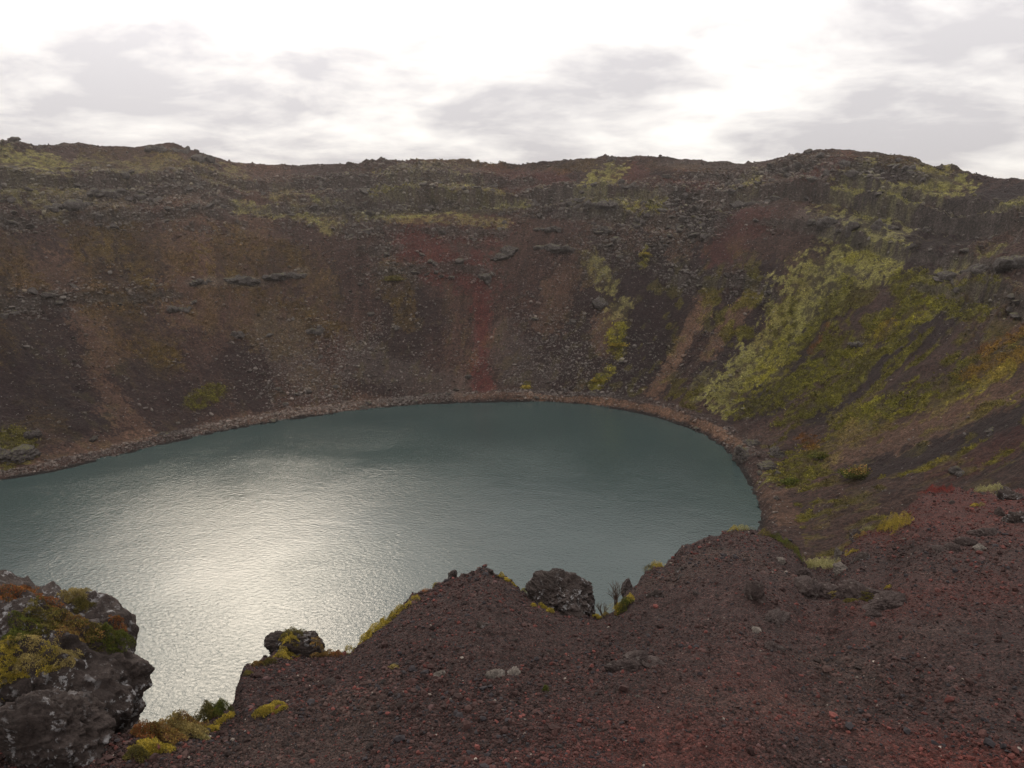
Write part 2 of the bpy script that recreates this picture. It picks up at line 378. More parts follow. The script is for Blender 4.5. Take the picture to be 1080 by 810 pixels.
# ---- colours: what lies or grows where, drawn as strokes laid along the wall
def c3(r, g, b): return lin((r, g, b))
K = dict(BASE=np.array([.062, .0355, .029]), DARK=np.array([.030, .0185, .019]), TAN=np.array([.128, .076, .052]), RED=np.array([.088, .029, .025]),
         LICH=np.array([.190, .176, .064]), GREEN=np.array([.122, .114, .024]), YEL=np.array([.180, .162, .028]), ORG=np.array([.190, .090, .026]),
         OLIVE=np.array([.112, .078, .030]), GREY=np.array([.105, .090, .080]), WET=np.array([.020, .014, .013]))
strokes = [
 ('DARK', .85, 26, [(30, 300), (60, 400), (90, 440)]), ('DARK', .8, 30, [(15, 370), (10, 450)]), ('DARK', .7, 50, [(640, 300), (600, 390)]),
 ('DARK', .9, 46, [(720, 250), (680, 380)]), ('DARK', .9, 22, [(800, 300), (750, 400)]), ('DARK', .95, 30, [(940, 210), (870, 320), (800, 420)]),
 ('DARK', .9, 30, [(1075, 205), (960, 270)]), ('DARK', .9, 16, [(1010, 330), (930, 380), (860, 440)]), ('DARK', .9, 30, [(1080, 440), (930, 490)]),
 ('DARK', .6, 30, [(440, 330), (400, 400)]), ('DARK', .7, 22, [(150, 400), (190, 440)]), ('DARK', .7, 22, [(250, 380), (270, 420)]),
 ('TAN', .5, 24, [(50, 290), (100, 380), (170, 445)]), ('TAN', .45, 20, [(195, 220), (200, 330)]), ('TAN', .9, 9, [(745, 315), (715, 370), (690, 415)]),
 ('TAN', .7, 8, [(795, 310), (745, 375)]), ('TAN', .45, 14, [(600, 290), (580, 340)]), ('TAN', .45, 16, [(700, 245), (720, 260)]), ('TAN', .5, 12, [(640, 340), (640, 370)]),
 ('TAN', .6, 5, [(480, 417), (560, 417), (640, 424), (700, 433), (755, 452), (785, 472)]), ('TAN', .5, 12, [(815, 520), (835, 550)]), ('TAN', .45, 9, [(40, 485), (170, 457)]),
 ('TAN', .4, 12, [(200, 452), (400, 422)]), ('TAN', .35, 14, [(280, 180), (300, 200)]), ('TAN', .35, 16, [(270, 240), (260, 260)]),
 ('RED', .8, 22, [(440, 255), (490, 290)]), ('RED', .9, 9, [(500, 270), (508, 330), (508, 408)]), ('RED', .6, 16, [(520, 185), (580, 190)]),
 ('RED', .7, 14, [(855, 188), (890, 172)]), ('RED', .5, 20, [(800, 235), (770, 260)]), ('RED', .5, 14, [(660, 185), (700, 190)]), ('RED', .5, 18, [(430, 240), (520, 240)]),
 ('RED', .4, 14, [(730, 190), (750, 200)]), ('RED', .35, 20, [(1080, 460), (1000, 500)]),
 ('LICH', .8, 13, [(645, 180), (622, 215)]), ('LICH', .8, 12, [(905, 178), (875, 222)]), ('LICH', .8, 18, [(990, 195), (940, 215), (915, 240)]),
 ('LICH', .85, 30, [(905, 262), (850, 325)]), ('LICH', .8, 18, [(850, 325), (800, 385), (770, 420)]), ('LICH', .7, 8, [(1075, 215), (1050, 228)]), ('LICH', .7, 10, [(1050, 265), (1000, 290)]),
 ('LICH', .5, 16, [(420, 185), (510, 205)]), ('LICH', .6, 10, [(795, 185), (785, 205)]), ('LICH', .45, 7, [(380, 228), (530, 236)]), ('LICH', .5, 9, [(655, 325), (650, 335)]),
 ('LICH', .4, 20, [(10, 180), (60, 210)]), ('LICH', .35, 16, [(100, 175), (250, 190)]), ('LICH', .4, 14, [(300, 205), (350, 230)]), ('LICH', .5, 9, [(620, 270), (640, 300)]),
 ('LICH', .45, 12, [(1080, 170), (1000, 200)]), ('LICH', .6, 10, [(690, 210), (640, 215)]), ('LICH', .35, 10, [(745, 400), (735, 415)]),
 ('OLIVE', .7, 30, [(110, 235), (160, 265)]), ('OLIVE', .7, 26, [(110, 290), (150, 370)]), ('OLIVE', .7, 11, [(160, 370), (175, 395)]), ('OLIVE', .75, 26, [(0, 270), (12, 350)]),
 ('OLIVE', .7, 26, [(250, 265), (310, 285)]), ('OLIVE', .65, 28, [(235, 320), (310, 345)]), ('GREEN', .7, 9, [(205, 425), (225, 415)]), ('OLIVE', .8, 12, [(415, 285), (418, 310)]),
 ('OLIVE', .7, 10, [(425, 325), (430, 340)]), ('OLIVE', .6, 14, [(60, 400), (50, 450)]), ('GREEN', .6, 12, [(10, 465), (20, 480)]), ('OLIVE', .5, 12, [(320, 400), (340, 405)]),
 ('OLIVE', .6, 14, [(400, 215), (520, 210)]), ('OLIVE', .55, 9, [(100, 160), (500, 172), (640, 172)]), ('OLIVE', .5, 8, [(690, 176), (900, 164), (1000, 185)]),
 ('YEL', .8, 8, [(653, 350), (650, 372)]), ('YEL', .7, 6, [(640, 392), (628, 408)]), ('YEL', .7, 5, [(682, 262), (679, 280)]), ('YEL', .7, 4, [(556, 404), (554, 412)]),
 ('OLIVE', .6, 7, [(610, 270), (618, 295)]), ('YEL', .5, 9, [(690, 218), (640, 222)]), ('YEL', .55, 8, [(780, 420), (830, 350)]), ('ORG', .5, 6, [(870, 345), (855, 370)]), ('YEL', .45, 7, [(900, 270), (930, 262)]),
 ('GREEN', .85, 15, [(1040, 300), (960, 335), (900, 365), (870, 385)]), ('GREEN', .8, 16, [(900, 390), (840, 440)]), ('GREEN', .85, 24, [(1080, 370), (980, 420), (900, 455)]),
 ('GREEN', .8, 18, [(930, 440), (860, 480), (835, 505)]), ('ORG', .5, 14, [(1080, 378), (1030, 395)]), ('YEL', .5, 8, [(1020, 300), (985, 318)]), ('ORG', .4, 7, [(940, 345), (930, 355)]),
 ('YEL', .6, 5, [(1000, 487), (930, 507)]), ('ORG', .6, 9, [(850, 460), (860, 470)]), ('YEL', .4, 8, [(920, 420), (880, 440)]), ('GREEN', .5, 8, [(840, 400), (800, 430)]),
 ('OLIVE', .6, 8, [(900, 535), (860, 555)]), ('GREEN', .5, 7, [(930, 520), (870, 545)]), ('TAN', .5, 26, [(900, 470), (1050, 420)]), ('OLIVE', .5, 12, [(1080, 320), (1030, 340)]),
 ('GREY', .35, 10, [(70, 218), (150, 205)]), ('GREY', .3, 16, [(190, 195), (230, 215)]), ('GREY', .4, 5, [(200, 298), (260, 300), (320, 288)]), ('GREY', .35, 8, [(560, 200), (600, 208)]),
 ('GREY', .3, 20, [(380, 380), (470, 410)]), ('GREY', .25, 18, [(290, 350), (330, 400)]), ('GREY', .3, 8, [(420, 180), (500, 180)]), ('GREY', .35, 8, [(1060, 285), (980, 300)]),
 ('GREY', .3, 12, [(850, 235), (950, 245)]), ('GREY', .3, 7, [(740, 215), (830, 212)]), ('GREY', .25, 20, [(520, 360), (560, 400)]), ('LICH', .8, 6, [(330, 212), (400, 226), (470, 222), (560, 216)]), ('GREEN', .6, 9, [(400, 205), (500, 212)]), ('LICH', .6, 7, [(250, 215), (330, 232)]), ('OLIVE', .6, 16, [(330, 300), (350, 330)]),
 ('LICH', .55, 12, [(0, 165), (60, 175)]), ('DARK', .8, 7, [(330, 222), (480, 217), (650, 224)]), ('DARK', .7, 5, [(690, 183), (840, 178), (1000, 192)]), ('YEL', .6, 9, [(980, 330), (900, 372)]), ('GREEN', .7, 14, [(790, 430), (880, 380)]),
 ('YEL', .5, 10, [(1060, 395), (950, 440)]), ('ORG', .6, 10, [(1080, 350), (1040, 372)]), ('GREEN', .7, 12, [(960, 300), (1030, 330)]), ('DARK', .8, 4, [(655, 438), (730, 456), (772, 482)]), ('TAN', .8, 4, [(560, 417), (640, 424), (700, 433), (755, 452), (785, 472)]),
 ('YEL', .5, 7, [(860, 350), (790, 420)]), ('DARK', .85, 18, [(40, 330), (70, 420)]), ('DARK', .8, 16, [(140, 395), (185, 450)]), ('RED', .5, 20, [(430, 262), (500, 300)]),
 ('RED', .9, 4.5, [(500, 275), (509, 330), (509, 405)]), ('TAN', .7, 6, [(735, 330), (705, 395)]), ('GREEN', .7, 9, [(890, 300), (840, 372)]), ('OLIVE', .5, 8, [(855, 290), (805, 360)]),
 ('GREY', .35, 6, [(700, 172), (800, 172)])]
cols = np.empty(R.shape+(3,)); cols[:] = K['BASE']
cols *= (1 + .28*fbm2(U*.10, V*.035, 4, 61))[..., None]
tint = sst(-.3, .4, fbm2(U*.045+5, V*.02, 3, 62))[..., None]; cols = cols*(1-tint*.35) + K['DARK']*tint*.35
tint = sst(.0, .5, fbm2(U*.16+9, V*.03, 3, 63))[..., None]; cols = cols*(1-tint*.2) + K['TAN']*.8*tint*.2
vegm = np.zeros(R.shape); vegk = np.zeros(R.shape+(3,))
N1 = fbm2(U*.22, V*.12, 4, 64); N2 = fbm2(U*1.3, V*.9, 3, 65); Nf = .65*N1+.55*N2; N3 = fbm2(U*3.1, V*2.2, 2, 69)
cols *= (1 + .30*fbm2(U*1.1, V*.07, 3, 74) + .42*N3)[..., None]
flat = np.stack([X, Y, Z], -1)
vis_rows = slice(0, len(rows)+len(s_in)+len(w_in)+14)
for key, st, rpx, pts in strokes:
    P = [hit(*q) for q in pts]
    rw = [1.05*rpx*np.linalg.norm(p-[0, 0, CAMZ])/FPX*1.0 for p in P]
    best = np.zeros(R.shape)
    lo = np.min(P, 0)-max(rw)*2.5; hi = np.max(P, 0)+max(rw)*2.5
    sel = (X > lo[0]) & (X < hi[0]) & (Y > lo[1]) & (Y < hi[1])
    Q = flat[sel]
    if len(Q) == 0: continue
    vbest = np.full(len(Q), 9.)
    for a, b, ra, rb_ in zip(P[:-1], P[1:], rw[:-1], rw[1:]):
        # distances measured up the slope are foreshortened from the far rim, so stretch the run a little
        ab = b-a; tt = np.clip(((Q-a)@ab)/(ab@ab+1e-9), 0, 1); dd = np.linalg.norm((Q-(a+tt[:, None]*ab))*[1, .8, 1], axis=1)
        vbest = np.minimum(vbest, dd/(ra+(rb_-ra)*tt))
    mfull = st*sst(-.16, .22, 1-vbest*1.0 + Nf[sel]*1.15 + .35*N3[sel] + .10)
    nn = sst(-.35, .25, N2[sel]+.25*N1[sel]) if key in ('LICH', 'GREEN', 'YEL', 'OLIVE', 'ORG') else 1
    if key == 'OLIVE': mfull = mfull*.72*(.55+.45*sst(-.2, .2, N1[sel]-.4*N2[sel]))
    mfull = mfull*(.28+.72*nn)
    cc = cols[sel]; kc = K[key]*(1+.35*N1[sel]+.25*N2[sel])[:, None]
    cols[sel] = cc*(1-mfull[:, None]) + kc*mfull[:, None]
    if key in ('GREEN', 'YEL', 'OLIVE', 'ORG', 'LICH'):
        v = vegm[sel]; vegm[sel] = np.maximum(v, mfull*(.45 if key == 'LICH' else 1.))
    else:
        vegm[sel] *= (1-mfull)
rt = sst(560, 860, CX + FPX*X/np.maximum(Y, 20.))
spr = sst(.16-.10*rt, .36-.10*rt, fbm2(U*.55+3, V*.30, 4, 120))*(D > 5)*(1-sst(.45, .68, S))*(.12+.60*rt)*sst(-.4, .2, fbm2(U*.05, V*.05, 3, 121))*(1-sst(.1, .4, vegm))
kc = (K['GREEN']*.8+K['YEL']*.25)[None, None]*(1+.4*N2)[..., None]; cols = cols*(1-spr[..., None]) + kc*spr[..., None]; vegm = np.maximum(vegm, spr)
vegk = cols.copy()
# steep faces are bare grey lava; ledge tops carry lichen
dz = np.gradient(Z, axis=0)/np.maximum(np.gradient(R, axis=0), .01)
steep = sst(1.25, 2.4, dz)*sst(.3, .5, S)*(S < 1.08)
gcol = K['GREY']*(.75+.5*fbm2(U*.8, V*.8, 3, 66))[..., None]
gcol = np.clip(gcol, .02, .4)
cols = cols*(1-.65*steep[..., None]) + gcol*.65*steep[..., None]
tops = sst(.0, .5, -(dz-.45))*sst(.45, .6, S)*sst(.0, .3, bedm+crag)*(.4+.6*sst(-.2, .3, N2))*(S < 1.06)
cols = cols*(1-.5*tops[..., None]) + K['LICH']*.8*.5*tops[..., None]
outm = sst(1.0, 1.08, S)[..., None]; cols = cols*(1-outm) + K['OLIVE']*.8*outm
wet = (1-sst(.2, 1.1, D+.3*fbm2(U*1.5, V*0, 2, 67)))[..., None]; cols = cols*(1-wet) + K['WET']*wet
stony = np.clip(.25 + .9*sst(-.1, .4, fbm2(U*.06, V*.04, 3, 68)) + .6*(S < .35), 0, 1)*(1-.7*vegm)*(D > .3)
idx = np.arange(R.size).reshape(R.shape)
nx = np.roll(idx, -1, axis=1)
F = np.stack([idx[:-1], nx[:-1], nx[1:], idx[1:]], -1).reshape(-1, 4)
lum = cols.mean(-1, keepdims=True); cols = np.clip(cols, .004, None)*np.clip(lum/.052, .3, 2.2)**.30; cols = cols+(cols-cols.mean(-1, keepdims=True))*.12
cols = np.clip(cols*.74*(1+RNG.uniform(-.22, .22, R.shape))[..., None], .005, .5)
me = mesh_np('crater_ground', flat.reshape(-1, 3), F, M_WALL, cols.reshape(-1, 3), {'stony': stony.ravel()})
o = tag(link('crater_ground', me), 'brown and rust scoria walls and rim of the crater with the plain outside', kind='structure')
wall_pts = flat

# lake
n = 360; a = np.linspace(0, 2*math.pi, n, endpoint=False); aw = (a+math.pi) % (2*math.pi)-math.pi
ringr = per(RS, aw)+1.5
fr_ = np.array([0.001, .25, .5, .75, 1.]); VV = []; 
for f in fr_: VV.append(np.stack([C[0]+np.cos(a)*ringr*f, C[1]+np.sin(a)*ringr*f, np.zeros(n)], -1))
VV = np.concatenate(VV); ii = np.arange(n*5).reshape(5, n); jj = np.roll(ii, -1, 1)
me = mesh_np('lake_water', VV, np.stack([ii[:-1], ii[1:], jj[1:], jj[:-1]], -1).reshape(-1, 4), M_WATER)
tag(link('lake_water', me), 'rippled teal crater lake with a pale glare on it', kind='structure')

# foreground ground sheet
azs = np.concatenate([np.linspace(rad(-80), rad(-42), 60)[:-1], np.linspace(rad(-42), rad(44), 1150), np.linspace(rad(44), rad(80), 60)[1:]])
na = len(azs); lrA = np.interp(azs, AZ, LR)
u1 = np.linspace(0, 1, 560); rr1 = 1.2*(lrA[None]/1.2)**(u1[:, None])
rr1 = .4 + (lrA[None]-.4)*((1-(1-u1[:, None])*1.)**1.25)
u2 = np.concatenate([np.linspace(.03, 1, 24), np.linspace(1.3, 16, 40)])
rr2 = lrA[None] + u2[:, None]
RF = np.concatenate([rr1, rr2]); XF = RF*np.sin(azs)[None]; YF = RF*np.cos(azs)[None]; ZF = fg_z(XF, YF)
edge = np.maximum(sst(rad(60), rad(80), np.abs(azs)), 0)[None]; ZF = ZF - edge*2.5
redm = lambda x, y: np.clip(sst(-1.5, 3.5, x - (y-5)*.9)*sst(-.3, .35, fbm2(x*.35, y*.35, 3, 71)+.2)*1.1*(1-sst(8, 14, y)) + sst(13, 17, y)*sst(7, 10, x)*.55, 0, 1)
def scoria_col(x, y):
    g = np.array([.034, .0180, .0158]); rd = np.array([.070, .0185, .0140])
    m_ = redm(x, y)[..., None]; br = (1+.22*fbm2(x*.8, y*.8, 4, 72))[..., None]
    tn = sst(.05, .5, fbm2(x*.5+4, y*.5, 3, 73))[..., None]
    c = g*(1-m_) + rd*m_; c = c*(1-.3*tn) + np.array([.066, .047, .038])*.3*tn
    return c*br
CF = scoria_col(XF, YF)
idx = np.arange(RF.size).reshape(RF.shape)
F = np.stack([idx[:-1, :-1], idx[1:, :-1], idx[1:, 1:], idx[:-1, 1:]], -1).reshape(-1, 4)
me = mesh_np('scoria_ground', np.stack([XF, YF, ZF], -1).reshape(-1, 3), F, M_SCORIA, CF.reshape(-1, 3))
tag(link('scoria_ground', me), 'dark red brown scoria shoulder of the near rim', kind='structure')

#SECTION_STONES
def fg_normal_frame(x, y):
    e = .06; return np.stack([-(fg_z(x+e, y)-fg_z(x-e, y))/(2*e), -(fg_z(x, y+e)-fg_z(x, y-e))/(2*e), np.ones_like(x)], -1)
def stones_mesh(name, x, y, z, size, colr, sub=1, mat_=None, sink=.25, seed=1):
    r = np.random.default_rng(seed); v, f = ico(sub); n = len(x); nv = len(v)
    jit = 1 + r.uniform(-.32, .32, (n, nv)); sc = r.uniform(.55, 1.25, (n, 3)); sc[:, 2] *= .75
    ang = r.uniform(0, 6.283, n); ca, sa = np.cos(ang), np.sin(ang); tilt = r.uniform(-.6, .6, n); ct, st = np.cos(tilt), np.sin(tilt)
    P = v[None]*jit[..., None]*sc[:, None]*size[:, None, None]
    py_ = P[..., 1]*ct[:, None]-P[..., 2]*st[:, None]; pz = P[..., 1]*st[:, None]+P[..., 2]*ct[:, None]; px_ = P[..., 0]
    Q = np.stack([px_*ca[:, None]-py_*sa[:, None]+x[:, None], px_*sa[:, None]+py_*ca[:, None]+y[:, None], pz+(z+size*(.5-sink))[:, None]], -1)
    FF = (f[None]+(np.arange(n)*nv)[:, None, None]).reshape(-1, 3)
    CC = np.repeat(colr, nv, 0)
    return mesh_np(name, Q.reshape(-1, 3), FF, mat_, CC, smooth=False)
def stone_cols(x, y, r, n):
    c = scoria_col(x, y)*r.uniform(.35, 1.75, (n, 1))
    m_ = redm(x, y)
    red = r.random(n) < (.12+.45*m_); c[red] = np.array([.095, .030, .025])*r.uniform(.5, 1.3, (red.sum(), 1))
    pal = r.random(n) < .006; c[pal] = np.array([.20, .165, .14])*r.uniform(.5, 1.3, (pal.sum(), 1))
    blk = r.random(n) < .16; c[blk] = np.array([.026, .022, .024])
    return c
n = 200000
azr = RNG.uniform(rad(-42), rad(42), n*2); lim = np.interp(azr, AZ, LR)
uu = RNG.random(n*2); rho = 4.2*(lim/4.2)**uu
rho = np.where(lim > 4.4, rho, 4.3); keep = RNG.random(n*2) < .5; azr, rho = azr[keep], rho[keep]; n = len(azr)
x, y = rho*np.sin(azr), rho*np.cos(azr)
size = .0043*np.exp(RNG.normal(0, .62, n))*(1+.75*fbm2(x*.7, y*.7, 3, 75))*(.55+rho/11.); size = np.clip(size, .004, .06)
me = stones_mesh('scoria_gravel', x, y, fg_z(x, y), size, stone_cols(x, y, RNG, n), 1, M_STONES, .15)
tag(link('scoria_gravel', me), 'loose brown, black and brick red scoria gravel', kind='stuff', cat='gravel')
#SECTION_THINGS
from mathutils.bvhtree import BVHTree
from mathutils import Vector
# ------------------------------------------------------------------ rocks
def rock_arrays(sub, dims, seed, facets=14, rough=.12, crag=.08, fs=2.2, box=0, fmin=.72):
    r = np.random.default_rng(seed); v, f = ico(sub)
    nrmls = r.normal(size=(facets, 3)); nrmls /= np.linalg.norm(nrmls, axis=1)[:, None]; dist = r.uniform(fmin, 1.0, facets)
    dt = v@nrmls.T; q = np.where(dt > .12, dist[None]/np.maximum(dt, .12), 9.)
    rr_ = -np.log(np.exp(-q*14).sum(1))/14; rr_ = np.minimum(rr_, 1.25)
    rr_ = rr_*(1 + rough*fbm3(v*fs+seed, 5, seed) + crag*(np.abs(fbm3(v*fs*2.1+seed*3, 4, seed+5))*-2+.5) + .03*fbm3(v*fs*9, 3, seed+9))
    if box: rr_ = rr_/(np.abs(v)**box).sum(1)**(1/box)
    return v*rr_[:, None]*np.array(dims), f
def rock_mesh(name, sub, dims, seed, m, **kw):
    v, f = rock_arrays(sub, dims, seed, **kw); return mesh_np(name, v, f, m, smooth=sub > 3)
BV = []
def add_bvh(o):
    bpy.context.view_layer.update(); mw = o.matrix_world
    BV.append(BVHTree.FromPolygons([mw @ v.co for v in o.data.vertices], [tuple(p.vertices) for p in o.data.polygons]))
def cast(px, py):
    d = ray(px, py); t = np.linspace(4.2, 60, 6000); P = d[None]*t[:, None]; z = CAMZ+P[:, 2]
    g = fg_z(P[:, 0], P[:, 1], True); k = np.argmax(z < g); tb = t[k] if (z < g).any() else 60
    dn = np.linalg.norm(d)
    for b in BV:
        h = b.ray_cast(Vector((0, 0, CAMZ)), Vector(d/dn))
        if h[0] is not None and h[3]/dn < tb: tb = h[3]/dn
    return np.array([d[0]*tb, d[1]*tb, CAMZ+d[2]*tb]), tb/FPX        # point, metres per photo point
def drop(x, y, ztop=None):
    z = fg_z(x, y); 
    for b in BV:
        for i in range(len(x)):
            h = b.ray_cast(Vector((x[i], y[i], 44.9)), Vector((0, 0, -1)))
            if h[0] is not None and h[0].z > z[i]: z[i] = h[0].z
    return z
def fg_rock(name, label, px, py, rpx, asp=(1, .9, .75), seed=1, m=M_BOULDER, sub=5, depth=None, sink=.25, cat='rock', group=None, rz=None, **kw):
    if depth: p = at_depth(px, py, depth); s = np.linalg.norm(p-[0, 0, CAMZ])/FPX
    else: p, s = cast(px, py)
    rw = rpx*s; me = rock_mesh(name, sub, (rw*asp[0], rw*asp[1], rw*asp[2]), seed, m, **kw)
    z = p[2] if depth else p[2] - rw*asp[2]*sink
    o = link(name, me, loc=(p[0], p[1], z), rot=(0, 0, seed*.7 if rz is None else rz)); tag(o, label, cat, group)
    return o
# big mossy boulder at the left edge
o = fg_rock('lava_boulder', 'huge lichen-spotted lava boulder with plants on top at the left edge', 10, 746, 97, (1.08, .74, .98), 26, M_BOULDER, 7, depth=6.5, rz=.1, facets=16, rough=.20, crag=.10, fs=2.4, box=2.25, fmin=.80); add_bvh(o)
o = fg_rock('lava_boulder', 'grey white-streaked rock face low in front of the huge left boulder', 52, 774, 33, (1.1, .7, 1.0), 31, M_BOULDER, 6, depth=5.5, rz=.1, facets=20, rough=.2, crag=.18, box=3., fmin=.85); add_bvh(o)
o = fg_rock('lava_boulder', 'small dark scoria lump resting on the huge left boulder', 21, 728, 15, (1, .9, .8), 5, M_BOULDER, 4, sink=.1)
o = fg_rock('lava_boulder', 'craggy rounded black boulder with pale lichen spots perched in the saddle of the edge', 590, 631, 36, (1.06, .85, .80), 8, M_BOULDER, 7, depth=11.5, facets=22, rough=.26, crag=.16, fs=2.6); add_bvh(o)
o = fg_rock('lava_boulder', 'square blocky rock with mossy crown standing on the lip between two bays of water', 314, 684, 18, (1.2, .8, .8), 12, M_BOULDER, 6, depth=9.3, facets=20, rough=.22, crag=.2, box=4., fmin=.88, rz=.1); add_bvh(o)
specs = [
 ('dark pointed rock on the left shoulder of the central mound', 477, 609, 6, (.8, .8, 1.2), .1), ('small black rock on the very top of the central mound', 513, 603, 6, (1.1, .8, .6), .1),
 ('grey lichened rock beside the twiggy shrub at the edge', 662, 622, 9, (.8, .8, 1.2), .1), ('white-speckled rock on the edge above the yellow moss tuft', 716, 603, 5, (.9, .9, 1.), .0),
 ('dark lump of lava below the yellow moss tuft', 693, 629, 9, (1, .9, .8), .2), ('tall grey weathered rock left of the long foreground outcrop', 795, 630, 13, (.9, .8, 1.1), .1),
 ('rounded grey rock at the upper left of the long outcrop', 846, 610, 10, (.9, .8, .9), .1), ('broad pitted rock forming the left end of the long outcrop', 850, 628, 20, (1.2, .8, .75), .1),
 ('brown middle block of the long outcrop', 878, 630, 20, (1.2, .8, .7), .15), ('mossy brown block right of the middle of the long outcrop', 908, 630, 18, (1.2, .8, .75), .15),
 ('dark right end block of the long outcrop', 938, 637, 19, (1.25, .8, .6), .2), ('narrow brown rock under the right half of the long outcrop', 922, 650, 9, (1, .8, .7), .2),
 ('thin upright lichened spire beside the pale moss cushion', 884, 590, 7, (.7, .7, 1.8), .0), ('pale grey rock at the foot of the upright spire', 889, 602, 9, (1, .8, .7), .1),
 ('rounded grey rock right of the upright spire', 910, 590, 10, (1., .8, .8), .1), ('black rock beside the whitish cushion under the yellow bush', 904, 565, 7, (1., .9, .8), .0),
 ('low grey rock at the left end of the upper right ledge', 988, 581, 8, (1.2, .8, .7), .1), ('second grey rock of the upper right ledge', 1003, 580, 9, (1.1, .8, .7), .1),
 ('blocky rock in the middle of the upper right ledge', 1020, 574, 8, (1.2, .8, .7), .1), ('larger sloping slab at the right of the upper right ledge', 1038, 565, 14, (1.1, .8, .7), .1),
 ('pale rock just below the sloping slab', 1033, 579, 8, (1.2, .8, .6), .1), ('grey rock near the right edge above the sloping slab', 1054, 544, 6, (.8, .8, 1.3), .1),
 ('jagged rock at the right frame edge on the skyline of the near slope', 1066, 527, 12, (1., .9, .9), .1), ('jagged grey rock at the right frame edge below the skyline rock', 1078, 550, 13, (1., .9, .9), .1),
 ('pale rounded stone low on the central scoria slope', 521, 713, 9, (1.2, .9, .8), .2), ('smaller pale stone touching the pale rounded stone', 541, 711, 7, (1.2, .9, .7), .2),
 ('dark flat slab half buried in the gravel', 682, 699, 12, (1.4, .9, .35), .1), ('brown lumpy rock half buried beside the flat slab', 659, 703, 14, (1.1, .9, .55), .3),
 ('small brown rock above the lumpy rock', 671, 692, 9, (1.2, .9, .5), .2), ('brown half buried rock on the left scoria slope', 346, 722, 8, (1, .9, .7), .2),
 ('tan chunk of scoria near the middle of the central slope', 464, 712, 7, (.9, .9, .9), .2), ('dark clod on the upper central slope', 510, 660, 6, (1.2, .9, .7), .2),
 ('tan angular rock below the long outcrop', 814, 683, 10, (1.1, .9, .6), .2), ('dark low ridge of rock left below the long outcrop', 818, 655, 15, (1.2, .8, .45), .2),
 ('small tan stone left of the dark low ridge', 797, 665, 6, (1.2, .9, .6), .2), ('single pale stone on the right mound', 823, 592, 4, (1.1, .9, .8), .0)]
for i, (lb, px, py, r, asp, sk) in enumerate(specs):
    pale = 'pale' in lb or 'tan' in lb.split()
    brown = 'weathered' in lb or 'outcrop' in lb or 'brown' in lb or 'ledge' in lb or 'slab' in lb or 'ridge' in lb
    o = fg_rock('rock', lb, px, py, r, asp, 40+i, M_PALE if pale and r < 10 else (M_LEDGE if brown else M_BOULDER), 5, sink=sk, rough=.28, crag=.24, facets=11, fs=3.)
    if r > 8: add_bvh(o)
# loose stones big enough to count
sm = [rock_mesh('loose_stone', 3, (1, .85, .7), 80+k, [M_BOULDER, M_LEDGE, M_STONES, M_PALE][k % 3 if k != 5 else 3], rough=.2, crag=.12) for k in range(6)]
for me_ in sm:
    if 'Col' not in me_.color_attributes:
        a_ = me_.color_attributes.new('Col', 'FLOAT_COLOR', 'POINT'); a_.data.foreach_set('color', np.tile([.075, .042, .04, 1.], len(me_.vertices)).astype(np.float32))
az_ = RNG.uniform(rad(-36), rad(34), 700); li = np.interp(az_, AZ, LR); rh = 5.2*(li*.96/5.2)**RNG.random(700); ok = (li > 6.8) & (rh > 5); az_, rh = az_[ok][:255], rh[ok][:255]
xs_, ys_ = rh*np.sin(az_), rh*np.cos(az_); zs_ = fg_z(xs_, ys_); sz = .0021*rh*np.exp(RNG.normal(0, .4, len(rh)))+.004
for i in range(len(xs_)):
    o = link('loose_stone', sm[int(RNG.choice(6, p=[.33, .27, .17, 0., .17, .06]))], loc=(xs_[i], ys_[i], zs_[i]+sz[i]*.2), rot=tuple(RNG.uniform(-.5, .5, 2))+(RNG.uniform(0, 6.28),), scale=(sz[i],)*3)
    tag(o, 'loose lump of scoria lying in the gravel of the near slope', 'stone', 'loose scoria lumps on the near slope')

# ------------------------------------------------------------------ plants
def leaves(name, P, Nn, size, cols_, m, aspect=.5, up=.3, seed=0):
    """one bent leaf (a quad) per point; aspect = width / length, up pulls blades upright"""
    r = np.random.default_rng(seed); n = len(P)
    d = Nn*(.4) + r.normal(size=(n, 3))*.55 + np.array([0, 0, up]); d /= np.linalg.norm(d, axis=1)[:, None]
    w = np.cross(d, r.normal(size=(n, 3))); w /= np.linalg.norm(w, axis=1)[:, None]+1e-9
    Lh = size[:, None]*1.; ww = w*Lh*aspect*.5
    bend = np.cross(w, d)*Lh*r.uniform(-.25, .25, (n, 1))
    V_ = np.stack([P, P+d*Lh*.5+ww+bend, P+d*Lh, P+d*Lh*.5-ww+bend], 1).reshape(-1, 3)
    F_ = np.arange(n*4).reshape(n, 4)
    return mesh_np(name, V_, F_, m, np.repeat(np.clip(cols_, .005, .6), 4, 0), smooth=False)
PAL = dict(yellow=[(.38, .28, .04), (.30, .23, .04), (.17, .145, .025)], pale=[(.38, .35, .17), (.31, .29, .13), (.22, .21, .08)], orange=[(.26, .085, .025), (.20, .08, .03), (.14, .09, .03)],
           green=[(.075, .085, .014), (.10, .105, .018), (.05, .06, .012)], rust=[(.22, .11, .04), (.18, .12, .04), (.13, .08, .035), (.28, .20, .05)],
           red=[(.26, .035, .03), (.20, .045, .035), (.14, .05, .04)], straw=[(.26, .20, .07), (.19, .14, .05), (.30, .24, .09)], olive=[(.10, .085, .02), (.14, .11, .03), (.075, .065, .018)])
def pick(pal, n, r, q=None):
    c = np.array(PAL[pal]); return c[r.integers(0, len(c), n)]*r.uniform(.75, 1.25, (n, 1))
